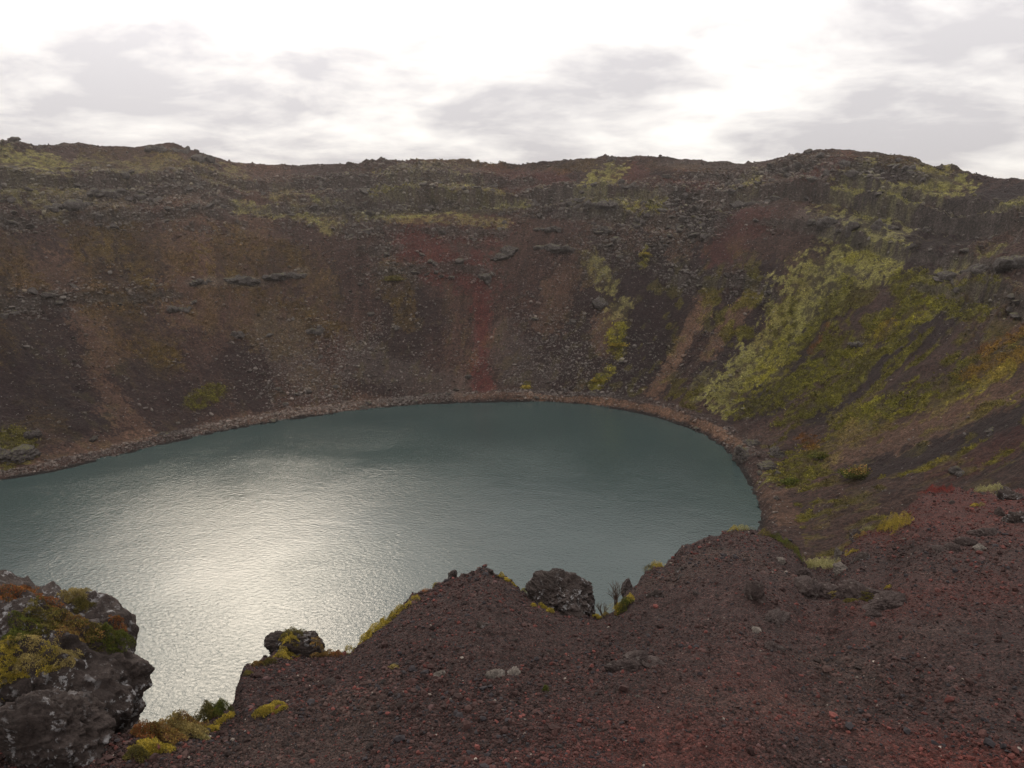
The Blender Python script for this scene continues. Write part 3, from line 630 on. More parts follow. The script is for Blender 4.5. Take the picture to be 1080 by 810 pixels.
def patch(name, label, cat, blobs, h=.05, leaf=.02, n=1500, aspect=.5, up=.3, seed=0, group=None, depth=None, mixpal=None):
    """blobs: (px, py, radius px, palette[, squash]) – a low domed growth on the ground or on a rock"""
    r = np.random.default_rng(seed+500); Ps = []; Cs = []; Ns = []; S_ = []
    tot = sum(b[2]**2 for b in blobs)
    for b in blobs:
        p, s = cast(b[0], b[1])
        if depth: p = at_depth(b[0], b[1], depth); s = np.linalg.norm(p-[0, 0, CAMZ])/FPX
        R_ = b[2]*s; m_ = int(n*b[2]**2/tot)
        a_ = r.uniform(0, 6.283, m_); q = np.sqrt(r.random(m_))
        edge_ = .45+.95*vn2(np.cos(a_)*3+b[0], np.sin(a_)*3+b[1], seed)
        dx, dy = np.cos(a_)*q*R_*edge_, np.sin(a_)*q*R_*edge_*1.1
        x_, y_ = p[0]+dx, p[1]+dy; z_ = drop(x_, y_)
        z_ = np.where(z_ < p[2]-.6*R_-.03, p[2]-.5*R_*q**2, z_) if not depth else np.full(m_, p[2])
        hh = h*np.sqrt(np.maximum(1-q**2, 0))*(.25+1.3*vn2(x_*16, y_*16, seed+3))
        zz = z_ + hh*(1-.55*r.random(m_)**2)
        Ps.append(np.stack([x_, y_, zz], -1)); Ns.append(np.stack([dx/R_, dy/R_, np.ones(m_)*.8], -1))
        cc = pick(b[3], m_, r); cc *= (.7+.6*vn2(x_*9, y_*9, seed+4))[:, None]; Cs.append(cc); S_.append(leaf*r.uniform(.6, 1.4, m_))
    P = np.concatenate(Ps); off = P.mean(0); off[2] = P[:, 2].min()
    me_ = leaves(name, P-off, np.concatenate(Ns), np.concatenate(S_), np.concatenate(Cs), M_PLANT, aspect, up, seed)
    return tag(link(name, me_, loc=tuple(off)), label, cat, group)
# on the left boulder
patch('moss_patch', 'orange-red growth on the far left top of the huge boulder', 'moss', [(8, 626, 16, 'orange'), (26, 622, 10, 'orange')], 0.028, 0.0174, 2860, .35, .5, 1)
patch('low_shrub', 'dark green crowberry shrub across the upper face of the huge boulder', 'shrub', [(50, 652, 24, 'olive'), (26, 662, 18, 'green'), (78, 664, 20, 'rust'), (54, 640, 12, 'orange')], 0.039, 0.0174, 11440, .4, .5, 2)
patch('low_shrub', 'bright green shrub on the right corner of the huge boulder', 'shrub', [(118, 674, 20, 'green'), (104, 670, 14, 'olive'), (126, 664, 8, 'orange')], 0.066, 0.0149, 8360, .4, .5, 3)
patch('moss_patch', 'straw and yellow moss band across the middle of the huge boulder', 'moss', [(28, 686, 20, 'straw'), (6, 682, 14, 'yellow'), (50, 698, 12, 'yellow'), (70, 690, 14, 'straw')], 0.017, 0.0124, 8360, .45, .3, 4)
patch('moss_patch', 'bright yellow moss tongue at the left edge low on the huge boulder', 'moss', [(10, 708, 15, 'yellow'), (24, 720, 10, 'yellow'), (4, 728, 9, 'yellow')], 0.028, 0.0112, 5720, .5, .3, 5)
patch('grass_tuft', 'brownish dry tuft high on the rock crown of the huge boulder', 'grass', [(80, 628, 13, 'straw'), (88, 640, 10, 'olive')], 0.033, 0.0217, 3960, .2, .6, 6)
# gap beside the boulder
patch('low_shrub', 'orange-brown and straw heath filling the gap right of the huge boulder', 'shrub', [(170, 776, 22, 'rust'), (198, 767, 17, 'rust'), (184, 770, 14, 'straw'), (205, 775, 14, 'straw'), (155, 778, 14, 'orange')], .13, .017, 15000, .4, .6, 7)
patch('low_shrub', 'green bush at the water side of the gap', 'shrub', [(230, 756, 13, 'green'), (218, 759, 11, 'olive')], .14, .016, 7000, .35, .6, 8)
patch('moss_patch', 'yellow-green moss at the foot of the orange-brown heath', 'moss', [(158, 790, 16, 'yellow'), (145, 797, 11, 'olive'), (176, 790, 9, 'yellow')], .06, .013, 7000, .5, .3, 9)
patch('moss_patch', 'thin yellow moss line climbing right of the green bush', 'moss', [(242, 756, 6, 'yellow'), (234, 763, 6, 'yellow'), (224, 770, 7, 'yellow'), (212, 778, 8, 'pale')], .04, .011, 4000, .5, .3, 10)
patch('moss_cushion', 'small bright yellow-green cushion alone on the lower left scoria slope', 'moss', [(285, 750, 13, 'yellow'), (275, 755, 8, 'yellow'), (295, 749, 8, 'yellow')], .06, 0.0093, 7040, .5, .3, 11)
# around the blocky rock
patch('moss_patch', 'yellow moss in front of the blocky rock on the lip', 'moss', [(306, 690, 11, 'yellow'), (298, 694, 9, 'yellow'), (312, 668, 10, 'olive'), (303, 673, 7, 'olive')], .08, 0.0087, 9240, .5, .3, 12)
patch('moss_patch', 'olive and orange moss trailing left of the blocky rock', 'moss', [(284, 698, 8, 'olive'), (272, 703, 7, 'rust'), (262, 712, 5, 'olive')], .05, 0.0112, 3300, .5, .3, 13)
patch('moss_patch', 'red-brown moss on the lip right of the blocky rock', 'moss', [(344, 692, 9, 'rust'), (355, 692, 7, 'orange'), (334, 693, 6, 'rust')], .08, 0.0112, 4180, .5, .3, 14)
patch('moss_patch', 'long bright yellow-green moss fringe along the left edge of the central mound', 'moss', [(368, 690, 5, 'yellow'), (378, 682, 8, 'yellow'), (386, 675, 10, 'yellow'), (394, 667, 10, 'yellow'), (403, 660, 9, 'yellow'), (412, 653, 8, 'yellow'), (421, 646, 8, 'yellow'), (430, 640, 5, 'yellow'), (438, 633, 5, 'yellow'), (448, 626, 4, 'orange'), (458, 619, 3, 'yellow')], .10, 0.0124, 14300, .45, .3, 15)
patch('moss_patch', 'thin yellow moss on the right shoulder of the central mound', 'moss', [(528, 608, 4, 'yellow'), (535, 613, 4, 'yellow'), (542, 618, 3, 'yellow'), (553, 624, 4, 'pale')], .06, 0.0124, 2860, .5, .3, 16)
patch('moss_patch', 'yellow moss at the left foot of the craggy rounded boulder', 'moss', [(574, 641, 5, 'yellow'), (580, 645, 4, 'yellow'), (563, 640, 3, 'yellow')], .06, 0.0112, 2860, .5, .3, 17)
patch('moss_patch', 'small yellow moss right of the craggy rounded boulder', 'moss', [(630, 652, 5, 'yellow'), (638, 650, 3, 'straw')], .06, 0.0112, 1980, .5, .3, 18)
patch('moss_cushion', 'pale tan cushion under the bare twigs', 'moss', [(645, 639, 8, 'pale'), (640, 644, 5, 'pale')], .14, 0.0112, 4400, .5, .3, 19)
patch('low_shrub', 'small leafy green plant beneath the grey lichened rock at the edge', 'plant', [(658, 641, 9, 'green'), (652, 645, 6, 'yellow'), (664, 636, 6, 'yellow')], .12, 0.0149, 3740, .5, .4, 20)
patch('moss_cushion', 'golden moss tuft on the left crest of the right mound', 'moss', [(692, 598, 9, 'yellow'), (701, 596, 6, 'yellow'), (683, 602, 5, 'olive')], .13, 0.0124, 4840, .5, .3, 21)
patch('moss_cushion', 'flat straw cushion on the skyline of the right mound', 'moss', [(783, 559, 8, 'pale'), (792, 558, 6, 'straw'), (773, 560, 5, 'yellow')], .12, 0.0136, 3960, .5, .3, 22)
patch('moss_patch', 'olive green moss bank rounding the right side of the right mound', 'moss', [(808, 565, 8, 'olive'), (818, 569, 8, 'green'), (828, 575, 9, 'green'), (836, 581, 8, 'olive'), (842, 588, 6, 'green')], .16, 0.0155, 9240, .4, .4, 23)
patch('moss_cushion', 'broad pale yellow cushion left of the upright spire', 'moss', [(858, 599, 10, 'pale'), (868, 598, 11, 'pale'), (876, 600, 8, 'pale')], .20, 0.0124, 11440, .5, .2, 24)
patch('moss_patch', 'orange moss streak leading up from the upright spire', 'moss', [(893, 575, 7, 'orange'), (900, 570, 7, 'orange'), (908, 566, 7, 'rust'), (897, 584, 6, 'yellow')], .10, 0.0155, 5720, .45, .3, 25)
patch('moss_cushion', 'whitish moss cushion touching the round yellow bush', 'moss', [(919, 558, 9, 'pale'), (914, 558, 7, 'pale')], .32, 0.0136, 7040, .5, .2, 26)
patch('low_shrub', 'round golden yellow bush on the crest of the right slope', 'shrub', [(938, 559, 12, 'yellow'), (950, 558, 11, 'yellow'), (929, 559, 8, 'olive')], .36, 0.0186, 10560, .45, .4, 27)
patch('low_shrub', 'red autumn leaves fringing the skyline of the right slope', 'shrub', [(972, 521, 5, 'red'), (982, 519, 6, 'red'), (992, 519, 6, 'red'), (1002, 519, 4, 'red')], .22, 0.0310, 2860, .45, .4, 28)
patch('moss_cushion', 'pale cushion on the skyline at the upper right of the near slope', 'moss', [(1034, 519, 6, 'pale'), (1042, 518, 7, 'pale'), (1050, 519, 5, 'pale')], .25, 0.0217, 3740, .5, .2, 29)
patch('moss_patch', 'tiny yellow tuft on the reddish upper right slope', 'moss', [(1028, 534, 4, 'yellow'), (1034, 534, 3, 'straw')], .08, 0.0186, 1100, .5, .3, 30)
patch('moss_patch', 'dull moss in the cracks of the long outcrop', 'moss', [(898, 634, 7, 'olive'), (915, 632, 7, 'olive'), (880, 628, 5, 'straw'), (936, 620, 3, 'yellow')], .03, 0.0136, 3300, .5, .3, 31)
patch('grass_tuft', 'tiny green sprig on the lower central slope', 'grass', [(575, 730, 3, 'green')], .08, 0.0186, 352, .25, .8, 32)
patch('moss_patch', 'faint straw tuft on the left part of the central slope', 'moss', [(415, 705, 5, 'straw')], .03, 0.0124, 770, .4, .3, 33)

# bare twiggy shrub
def twig_mesh(h, seed, cs):
    r = random.Random(seed); V_ = []; F_ = []
    def seg(a, b, ra, rb):
        a, b = Vector(a), Vector(b); d = (b-a).normalized(); u = d.orthogonal().normalized(); w = d.cross(u); k = len(V_)
        for p, q in ((a, ra), (b, rb)):
            for j in range(5):
                t = j*2*math.pi/5; V_.append(tuple(p+(u*math.cos(t)+w*math.sin(t))*q))
        for j in range(5): F_.append((k+j, k+(j+1) % 5, k+5+(j+1) % 5, k+5+j))
    def grow(p, d, ln, rd, lv):
        for s in range(3):
            q = p + d*ln/3; seg(p, q, rd, rd*.8); rd *= .8; p = q
            d = (d + Vector((r.uniform(-.3, .3), r.uniform(-.3, .3), r.uniform(-.05, .25)))).normalized()
            if lv and s: 
                for _ in range(2): grow(p, (d+Vector((r.uniform(-.9, .9), r.uniform(-.9, .9), r.uniform(0, .5)))).normalized(), ln*.65, rd*.75, lv-1)
    for _ in range(cs): grow(Vector((r.uniform(-.03, .03), r.uniform(-.03, .03), 0)), Vector((r.uniform(-.5, .5), r.uniform(-.4, .4), 1)).normalized(), h*.62, .012, 2)
    return np.array(V_), np.array(F_)
v_, f_ = twig_mesh(.42, 3, 5); me_ = mesh_np('twiggy_shrub', v_, f_, M_TWIG, np.tile([.075, .05, .035], (len(v_), 1)))
p = at_depth(650, 643, 11.7); tag(link('twiggy_shrub', me_, loc=tuple(p)), 'small leafless twiggy shrub standing out against the water', 'shrub')
v_, f_ = twig_mesh(.2, 8, 4); me_ = mesh_np('twiggy_shrub', v_, f_, M_TWIG, np.tile([.13, .10, .07], (len(v_), 1)))
p = at_depth(636, 650, 11.4); tag(link('twiggy_shrub', me_, loc=tuple(p)), 'short dry sprigs right beside the craggy rounded boulder', 'shrub')

# ------------------------------------------------------------------ far wall: boulders, outcrops, rubble, growth
from mathutils import Quaternion
Zs = Z; dZr = np.gradient(Zs, axis=0)
def near_wall(p):
    th, r = polar(p[0], p[1]); j = int(np.argmin(np.abs(((thw-th+math.pi) % (2*math.pi))-math.pi)))
    i = int(np.argmin(np.abs(R[:, j]-r))); return i, j
def wall_pos(px, py):
    p = hit(px, py)
    # refine on the real surface along the same line of sight
    d = ray(px, py); t = np.linspace(np.linalg.norm(p-[0, 0, CAMZ])/np.linalg.norm(d)*.93, np.linalg.norm(p-[0, 0, CAMZ])/np.linalg.norm(d)*1.07, 25)
    for tt in t:
        q = np.array([d[0]*tt, d[1]*tt, CAMZ+d[2]*tt]); i, j = near_wall(q)
        if Z[i, j] > q[2]: return np.array([q[0], q[1], Z[i, j]]), tt/FPX
    return p, np.linalg.norm(p-[0, 0, CAMZ])/FPX
FARM = [rock_mesh('boulder', 3, (1, .85, .75), 200+k, M_FAR, rough=.16, crag=.10, facets=9) for k in range(8)]
named = [
 ('lava_boulder', 'large dark boulder lying at the water edge on the right shore', 784, 482, 12, (1.2, .9, .8)), ('lava_boulder', 'upper right one of the boulders above the right shore', 818, 482, 8, (1, .9, 1.)),
 ('lava_boulder', 'lower grey boulder between path and right shore cluster', 811, 494, 9, (1.1, .9, .8)), ('lava_boulder', 'small boulder above the large one at the water edge on the right shore', 793, 469, 7, (1.1, .9, .7)),
 ('lava_boulder', 'big flat rock at the far left above the shore', 24, 480, 15, (1.4, .9, .6)), ('lava_boulder', 'rock at the left frame edge just above the lake shore', 2, 480, 8, (1, .9, .8)),
 ('lava_boulder', 'round boulder above the big flat rock on the left shore', 35, 462, 7, (1, .9, .9)), ('lava_boulder', 'lone pale boulder at the foot of the left brown chute', 99, 465, 4, (1, .9, .9)),
 ('lava_boulder', 'round dark boulder right of the top of the red streak', 512, 294, 7, (1, .9, .9)), ('lava_boulder', 'rounded boulder high right of the red streak', 537, 265, 8, (1.2, .9, .8)),
 ('lava_boulder', 'lichened boulder left of the rounded one high on the far wall', 527, 273, 6, (1.2, .9, .8)), ('lava_boulder', 'grey boulder in the scree under the hanging rocks of the far wall', 633, 325, 7, (1, .9, .8)),
 ('lava_boulder', 'pale square boulder on the dark scree of the far wall', 603, 342, 4, (1, .9, .9)), ('rock_outcrop', 'craggy knob forming the highest point of the left skyline', 176, 158, 17, (1.5, .9, .6)),
 ('rock_outcrop', 'mossy grey shoulder right of the highest left knob', 212, 170, 14, (1.3, .9, .8)), ('rock_outcrop', 'small pointed rock on the skyline of the middle rim', 646, 168, 9, (1.3, .9, .7)),
 ('rock_outcrop', 'rock knob on the rim right of the pointed rock', 711, 171, 7, (1.1, .9, .7)), ('rock_outcrop', 'grey outcrop high on the left wall', 75, 220, 15, (2., .8, .5)),
 ('rock_outcrop', 'pale grey rock band right of the grey outcrop on the left wall', 115, 210, 14, (1.8, .8, .4)), ('rock_outcrop', 'bulging crag below the left skyline knob', 168, 213, 14, (1.4, .8, .6)),
 ('rock_outcrop', 'dark left end of the broken ledge on the left middle wall', 212, 300, 8, (1.5, .8, .6)), ('rock_outcrop', 'long grey middle of the broken ledge on the left middle wall', 252, 300, 13, (2., .7, .42)),
 ('rock_outcrop', 'thin right end of the broken ledge on the left middle wall', 300, 295, 13, (1.9, .7, .3)), ('rock_outcrop', 'ledge rock hanging over the brown hollow of the far wall', 580, 245, 9, (2., .8, .4)),
 ('rock_outcrop', 'curved ledge rock above the grey scree of the far wall', 585, 268, 13, (1.8, .7, .35)), ('rock_outcrop', 'mossy block under the lichen strip below the middle rim', 635, 222, 12, (1.6, .8, .4)),
 ('rock_outcrop', 'small lichened crag right of the hanging ledge', 636, 245, 9, (1.4, .8, .6)), ('rock_outcrop', 'craggy cliff above the top of the large green strip', 866, 240, 13, (1.1, .8, .9)),
 ('rock_outcrop', 'split cliff right above the large green strip', 895, 246, 13, (1.0, .8, .9)), ('rock_outcrop', 'grey buttress at the right of the cliffs above the green strip', 932, 240, 14, (1.1, .8, .9)),
 ('rock_outcrop', 'overhanging crag with shaded face on the right slope', 1000, 292, 15, (1.3, .8, .7)), ('rock_outcrop', 'largest block of the overhanging crag on the right slope', 1032, 286, 17, (1.2, .8, .8)),
 ('rock_outcrop', 'block of the right slope crag cut by the frame edge', 1068, 280, 18, (1.2, .8, .7)), ('rock_outcrop', 'pale rock band below the right part of the rim', 795, 216, 14, (2.2, .7, .3)),
 ('rock_outcrop', 'small rocky knob in the green of the right slope', 905, 365, 8, (1.5, .8, .5)), ('rock_outcrop', 'lichened outcrop above the near right slope skyline', 1045, 455, 10, (1.5, .8, .7)),
 ('rock_outcrop', 'rocks under the bright green strip right above the near slope', 1010, 500, 10, (1.4, .8, .6)), ('rock_outcrop', 'mossy rock in the rubble low on the left wall', 190, 327, 9, (1.6, .8, .6)),
 ('rock_outcrop', 'grey outcrop with white streaks low on the left wall', 253, 355, 8, (1., .8, 1.)), ('rock_outcrop', 'white-streaked rocks left of the scree of the far wall', 330, 352, 9, (1.3, .8, .8))]
for i, (nm, lb, px, py, r, asp) in enumerate(named):
    p, s = wall_pos(px, py)
    if nm == 'rock_outcrop':
        rg = np.random.default_rng(900+i); VV_, FF_, nv_ = [], [], 0; nl = 9
        for k_ in range(nl):
            q_ = (k_+.5)/nl*2-1; lr_ = r*s*rg.uniform(.26, .46)*(1.15-.5*abs(q_)); hz = min(1.1, .55+asp[2]*.6)
            v1_, f1_ = rock_arrays(4, (lr_*rg.uniform(.9, 1.4), lr_, lr_*hz*rg.uniform(.7, 1.2)), int(rg.integers(9999)), facets=9, rough=.25, crag=.2)
            v1_ = v1_ + [q_*r*s*asp[0]*.85, rg.normal(0, .15)*r*s, rg.normal(0, .22)*r*s*asp[2] + .15*r*s*asp[2]]
            VV_.append(v1_); FF_.append(f1_+nv_); nv_ += len(v1_)
        me_ = mesh_np(nm, np.concatenate(VV_), np.concatenate(FF_), M_FAR)
    else: me_ = rock_mesh(nm, 5, (r*s*asp[0], r*s*asp[1], r*s*asp[2]), 300+i, M_FAR, rough=.3, crag=.22, facets=10, fs=2.4)
    sky_ = 'skyline' in lb or 'rim' in lb.split() and 'below' not in lb
    o = link(nm, me_, loc=tuple(p-np.array([0, 0, r*s*asp[2]*((.9 if sky_ else .35) if nm == 'rock_outcrop' else .1)])), rot=(0, 0, math.atan2(p[1]-C[1], p[0]-C[0])-math.pi/2+RNG.uniform(-.15, .15)))
    tag(o, lb, 'boulder' if nm == 'lava_boulder' else 'outcrop')
# vertices of the wall that are seen, weighted for rocks
ii, jj = np.meshgrid(np.arange(len(rows)+2, len(rows)+len(s_in)+len(w_in)), np.arange(NT_), indexing='ij'); ii = ii.ravel(); jj = jj.ravel()
Pw = flat[ii, jj]; Dw = D[ii, jj]; Sw = S[ii, jj]; Uw = U[ii, jj]
v = Pw-[0, 0, CAMZ]; dpt = v@FW; pxw = CX+FPX*v[:, 0]/np.maximum(dpt, 1); pyw = CY-FPX*(v@UPV)/np.maximum(dpt, 1)
area = np.hypot(*(v[:, :2].T))*0+np.gradient(R, axis=0)[ii, jj]*R[ii, jj]*.0019
infr = (dpt > 20) & (pxw > -60) & (pxw < 1140)
blot = sst(-.05, .45, fbm2(Uw*.05+1, Dw*.06, 3, 81)) 
dens = area*(.15 + 1.3*blot)*(1.6-1.2*Sw)
leftscree = np.exp(-((pxw-430)/90)**2-((pyw-370)/60)**2)*1.6 + np.exp(-((pxw-270)/120)**2-((pyw-420)/40)**2)*1.3 + np.exp(-((pxw-600)/70)**2-((pyw-380)/50)**2)*1.2
dens = dens*(.5+leftscree) + area*(Dw < 5)*(Dw > .5)*2.2*(pxw < 480)*2 + area*(Dw < 5)*(Dw > .4)*1.2 + area*.8*steep[ii, jj]
dens = dens*infr*(Dw > .4); dens /= dens.sum()
NR = 60000
rocky = area*infr*(Dw > .5)*(.12*(Sw < .95) + 2.2*(crag[ii, jj]+1.3*bedm[ii, jj]+steep[ii, jj]*.7) + .9*np.exp(-((Sw-1.0)/.03)**2))*(1-.5*vegm[ii, jj]); rocky /= rocky.sum()
rs_ = np.where((pxw > 820) & (pyw > 190), .16, 1.); dens = (.5*dens+.5*rocky)*rs_; dens /= dens.sum()
pickd = RNG.choice(len(ii), NR, p=dens, replace=False)
szs = np.clip(.15*np.exp(RNG.normal(0, .5, NR)), .06, .75)*(1+.6*np.clip(crag+bedm, 0, 1)[ii, jj][pickd])*np.clip(np.linalg.norm(v[pickd], axis=1)/190, .45, 1.); dist_ = np.linalg.norm(v[pickd], axis=1); order = np.argsort(-szs/dist_)
big = pickd[order[:295]]; bs = szs[order[:295]]; rest = pickd[order[295:]]; rsz = szs[order[295:]]
for k_, (q, s_) in enumerate(zip(big, bs)):
    p = Pw[q]; o = link('scree_boulder', FARM[k_ % 8], loc=(p[0], p[1], p[2]+s_*.1), rot=(RNG.uniform(-.5, .5), RNG.uniform(-.5, .5), RNG.uniform(0, 6.28)), scale=(s_*RNG.uniform(.8, 1.4), s_, s_*RNG.uniform(.6, 1.1)))
    tag(o, 'fallen boulder lying on the scree of the crater wall across the lake', 'boulder', 'fallen boulders scattered over the crater wall')
lsc = leftscree[rest][:, None]; cg = (.52+.13*np.clip(lsc, 0, 2))*np.array([.100, .090, .080])*RNG.uniform(.25, 2.0, (len(rest), 1)) + .55*cols[ii, jj][rest]*RNG.uniform(.6, 1.7, (len(rest), 1)); me_ = stones_mesh('scree_rubble', Pw[rest, 0], Pw[rest, 1], Pw[rest, 2], rsz*.9, cg, 1, M_STONES, .2, 9)
tag(link('scree_rubble', me_), 'small broken rock strewn over the crater walls and shore', 'rubble', kind='stuff')
# low growth on the walls
vm = vegm[ii, jj]; dn = area*sst(.15, .7, vm)*infr*(Dw > 3); dn = dn*np.clip(200/np.linalg.norm(v, axis=1), .8, 2.2); dn /= dn.sum()
NB = 70000; pk = RNG.choice(len(ii), NB, p=dn, replace=True)
base = Pw[pk]+np.stack([RNG.normal(0, .12, NB), RNG.normal(0, .12, NB), np.zeros(NB)], -1); csz = np.clip(.21*np.exp(RNG.normal(0, .5, NB)), .08, .8)*np.clip(np.linalg.norm(v[pk], axis=1)/150, .5, 1.2)
NL = 6; Pb = np.repeat(base, NL, 0); sb = np.repeat(csz, NL); off_ = RNG.normal(size=(len(Pb), 3))*[.45, .45, .22]; off_[:, 2] = np.abs(off_[:, 2]); Pb = Pb+off_*sb[:, None]
cb = np.repeat(cols[ii, jj][pk]*RNG.uniform(.55, 1.9, (NB, 1)), NL, 0)*RNG.uniform(.75, 1.3, (len(Pb), 1))
me_ = leaves('slope_growth', Pb, off_, sb*.55, cb, M_FARPLANT, .8, .2, 77)
tag(link('slope_growth', me_), 'moss, grass and low heath covering parts of the crater slopes', 'ground cover', kind='stuff')
def far_bush(label, px, py, rpx, pals, hr=.9, seed=0, n=2600):
    p, s = wall_pos(px, py); R_ = rpx*s; r = np.random.default_rng(seed); q = r.normal(size=(n, 3)); q /= np.linalg.norm(q, axis=1)[:, None]; q *= (r.random((n, 1))**.5)*(.45+.95*vn3(q*2.6+seed+9, seed))[:, None]*np.array([1.25, 1, 1])
    q[:, 2] = np.abs(q[:, 2])*hr*.6-.1; P = q*R_; c = np.concatenate([pick(pals[0], n, r)[:, None], pick(pals[-1], n, r)[:, None]], 1)
    top = (q[:, 2] + r.normal(0, .12, n) > .3*hr).astype(int); c = c[np.arange(n), 1-top]
    b_ = tag(link('shrub', leaves('shrub', P, q, np.full(n, R_*.14), c*1.15, M_FARPLANT, .7, .3, seed), loc=tuple(p)), label, 'shrub')
far_bush('orange-topped autumn bush with green base above the near right slope', 905, 503, 14, ['rust', 'green'], 1.1, 1)
far_bush('green bush above the shore on the right side of the lake', 838, 509, 11, ['green'], .7, 2); far_bush('dark green bush left of the orange-topped bush', 868, 483, 10, ['olive', 'green'], .8, 3)
far_bush('bright green bush in the gully of the far wall', 652, 364, 8, ['green', 'yellow'], .9, 4); far_bush('golden brown bush on the far wall left of the red streak', 415, 296, 9, ['olive'], .9, 5)
far_bush('small yellow-green shrub at the foot of the far wall above the path', 555, 410, 5, ['yellow'], .9, 6); far_bush('yellow shrub high in the gully of the far wall', 681, 272, 6, ['yellow', 'olive'], 1.3, 7)
far_bush('lower bright green shrub above the far end of the shore path', 632, 404, 7, ['green', 'yellow'], .9, 8)

#SECTION_END

# ------------------------------------------------------------------ sky, sun, air
world = bpy.data.worlds.new('World'); scene.world = world; world.use_nodes = True
wt = NT(world.node_tree); bg = wt.n['Background']
SUN_EL, SUN_AZ = rad(31.5), rad(-20)        # azimuth measured from the view direction (+y), negative to the left
sd = np.array([math.cos(SUN_EL)*math.sin(SUN_AZ), math.cos(SUN_EL)*math.cos(SUN_AZ), math.sin(SUN_EL)])
sky = wt.new('ShaderNodeTexSky', sky_type='NISHITA', sun_disc=False, sun_elevation=SUN_EL, sun_rotation=SUN_AZ, altitude=200)
dirv = wt.new('ShaderNodeTexCoord').outputs['Generated']
nrm = wt.new('ShaderNodeVectorMath', operation='NORMALIZE', ins={0: dirv}).outputs[0]
sep = wt.new('ShaderNodeSeparateXYZ', ins={0: nrm})
zc = wt.math('MAXIMUM', sep.outputs[2], 0.0)
den = wt.math('ADD', zc, .22)
pl = wt.new('ShaderNodeCombineXYZ', ins={0: wt.math('DIVIDE', sep.outputs[0], den), 1: wt.math('DIVIDE', sep.outputs[1], den), 2: 0.}).outputs[0]
n1 = wt.noise(pl, .95, 8, .54, .3); n2 = wt.noise(pl, 2.1, 7, .58, .3)
den_ = wt.math('ADD', wt.math('MULTIPLY', n1, .62), wt.math('MULTIPLY', n2, .38))
thick = wt.ramp(den_, [(.40, 0.), (.475, .45), (.56, 1.)])            # thick grey cloud cores
dot = wt.new('ShaderNodeVectorMath', operation='DOT_PRODUCT', ins={0: nrm, 1: tuple(sd)}).outputs['Value']
ang = wt.math('ARCCOSINE', wt.math('MINIMUM', dot, .99999))
l1 = wt.math('POWER', 2.718, wt.math('MULTIPLY', wt.math('MULTIPLY', ang, ang), -14.0))      # wide glow
l2 = wt.math('POWER', 2.718, wt.math('MULTIPLY', wt.math('MULTIPLY', ang, ang), -38.0))     # the veiled sun itself
zen = wt.math('ADD', 1., wt.math('MULTIPLY', wt.math('MINIMUM', zc, .5), 1.9))
thin_b = wt.math('ADD', wt.math('ADD', .97, wt.math('MULTIPLY', l1, 1.3)), wt.math('MULTIPLY', l2, 1.0))
thick_b = wt.math('ADD', wt.math('ADD', .55, wt.math('MULTIPLY', l1, .6)), wt.math('MULTIPLY', l2, .6))
thin_b = wt.math('MULTIPLY', thin_b, zen); thick_b = wt.math('MULTIPLY', thick_b, zen)
warm = wt.mix(wt.math('MINIMUM', wt.math('MULTIPLY', l1, 2.2), 1.), (1., .965, .915), (1., .91, .77))
thin_c = wt.mix(1., warm, wt.new('ShaderNodeCombineColor', ins={0: thin_b, 1: thin_b, 2: thin_b}).outputs[0], 'MULTIPLY')
thick_c = wt.mix(1., (1., .965, .985), wt.new('ShaderNodeCombineColor', ins={0: thick_b, 1: thick_b, 2: thick_b}).outputs[0], 'MULTIPLY')
cloud = wt.mix(thick, thin_c, thick_c)
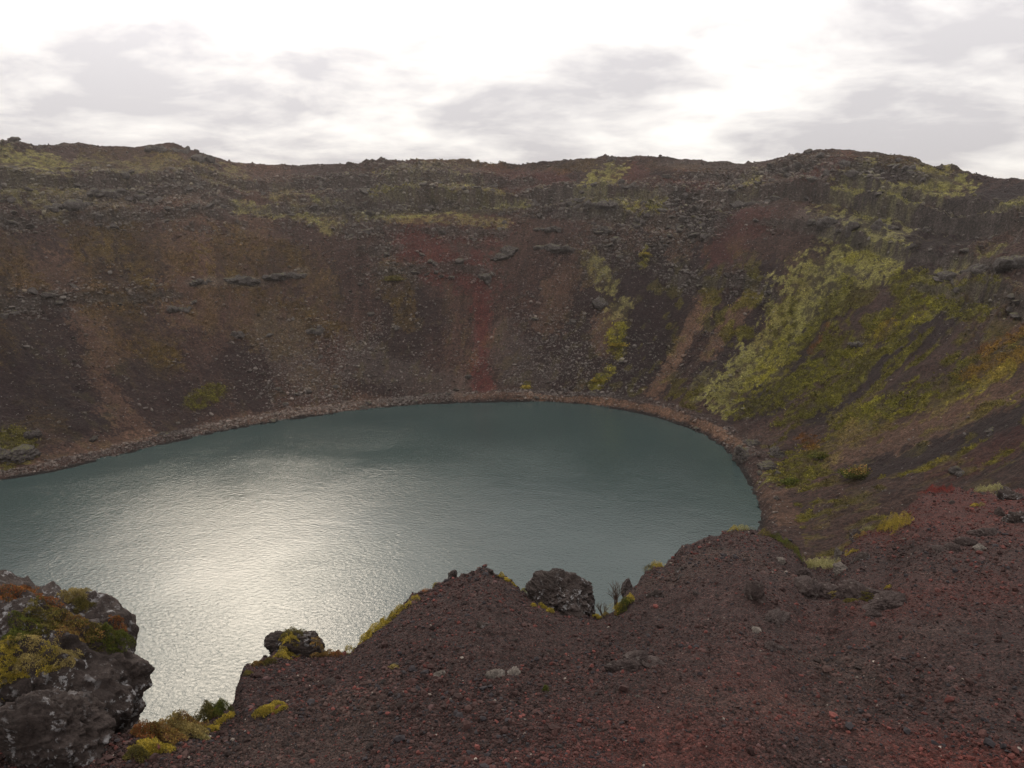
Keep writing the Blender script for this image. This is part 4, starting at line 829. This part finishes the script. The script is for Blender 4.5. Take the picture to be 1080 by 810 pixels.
# openings in the deck where the blue shows
def gap(el, az, w, soft):
    d = (math.cos(el)*math.sin(az), math.cos(el)*math.cos(az), math.sin(el))
    q = wt.math('ARCCOSINE', wt.math('MINIMUM', wt.new('ShaderNodeVectorMath', operation='DOT_PRODUCT', ins={0: nrm, 1: d}).outputs['Value'], .99999))
    q = wt.math('ADD', q, wt.math('MULTIPLY', wt.math('SUBTRACT', n2, .5), .18))
    return wt.ramp(q, [(max(w-soft, 0.), 1.), (w+soft, 0.)])
g1 = gap(rad(26.5), rad(-22), rad(2.2), rad(1.2)); g2 = gap(rad(22), rad(-40), rad(9), rad(3))
gg = wt.math('MAXIMUM', g1, g2)
skyc = wt.mix(1., sky.outputs[0], (.1, .1, .1), 'MULTIPLY')
tot = wt.mix(gg, cloud, skyc)
tot10 = wt.mix(1., tot, (10., 10., 10.), 'MULTIPLY')
wt.l.new(tot10, bg.inputs['Color']); bg.inputs['Strength'].default_value = .1

hm = bpy.data.materials.new('haze_air'); hm.use_nodes = True; hn = hm.node_tree; hn.nodes.remove(hn.nodes['Principled BSDF'])
pv = hn.nodes.new('ShaderNodeVolumePrincipled'); pv.inputs['Color'].default_value = (.95, .90, .88, 1); pv.inputs['Density'].default_value = .00021; pv.inputs['Anisotropy'].default_value = .76
hn.links.new(pv.outputs[0], hn.nodes['Material Output'].inputs['Volume'])
zmin = float(Z.min())-1.
hb = [(x, y, z) for z in (zmin, 75.) for x, y in ((-9800, -9800), (9800, -9800), (9800, 9800), (-9800, 9800))]
hbf = [(0, 3, 2, 1), (4, 5, 6, 7), (0, 1, 5, 4), (1, 2, 6, 5), (2, 3, 7, 6), (3, 0, 4, 7)]
ho = tag(link('haze', mesh_np('haze', np.array(hb), np.array(hbf), hm, smooth=False)), 'thin bright air over the crater', kind='stuff')

ld = bpy.data.lights.new('sun', 'SUN'); ld.energy = .68; ld.angle = rad(15); ld.color = (1, .86, .68)
lo = link('sun', ld); from mathutils import Vector
lo.rotation_euler = Vector(sd).to_track_quat('Z', 'Y').to_euler()

cd = bpy.data.cameras.new('camera'); cam = link('camera', cd)
cam.location = (0, 0, CAMZ); cam.rotation_euler = (math.pi/2-PITCH, 0, 0)
cd.sensor_width = 36; cd.lens = 36*FPX/1080; cd.clip_start = .1; cd.clip_end = 30000
scene.camera = cam
scene.view_settings.view_transform = 'Standard'; scene.view_settings.look = 'None'; scene.view_settings.exposure = .12; scene.view_settings.gamma = 1
scene.cycles.use_denoising = True
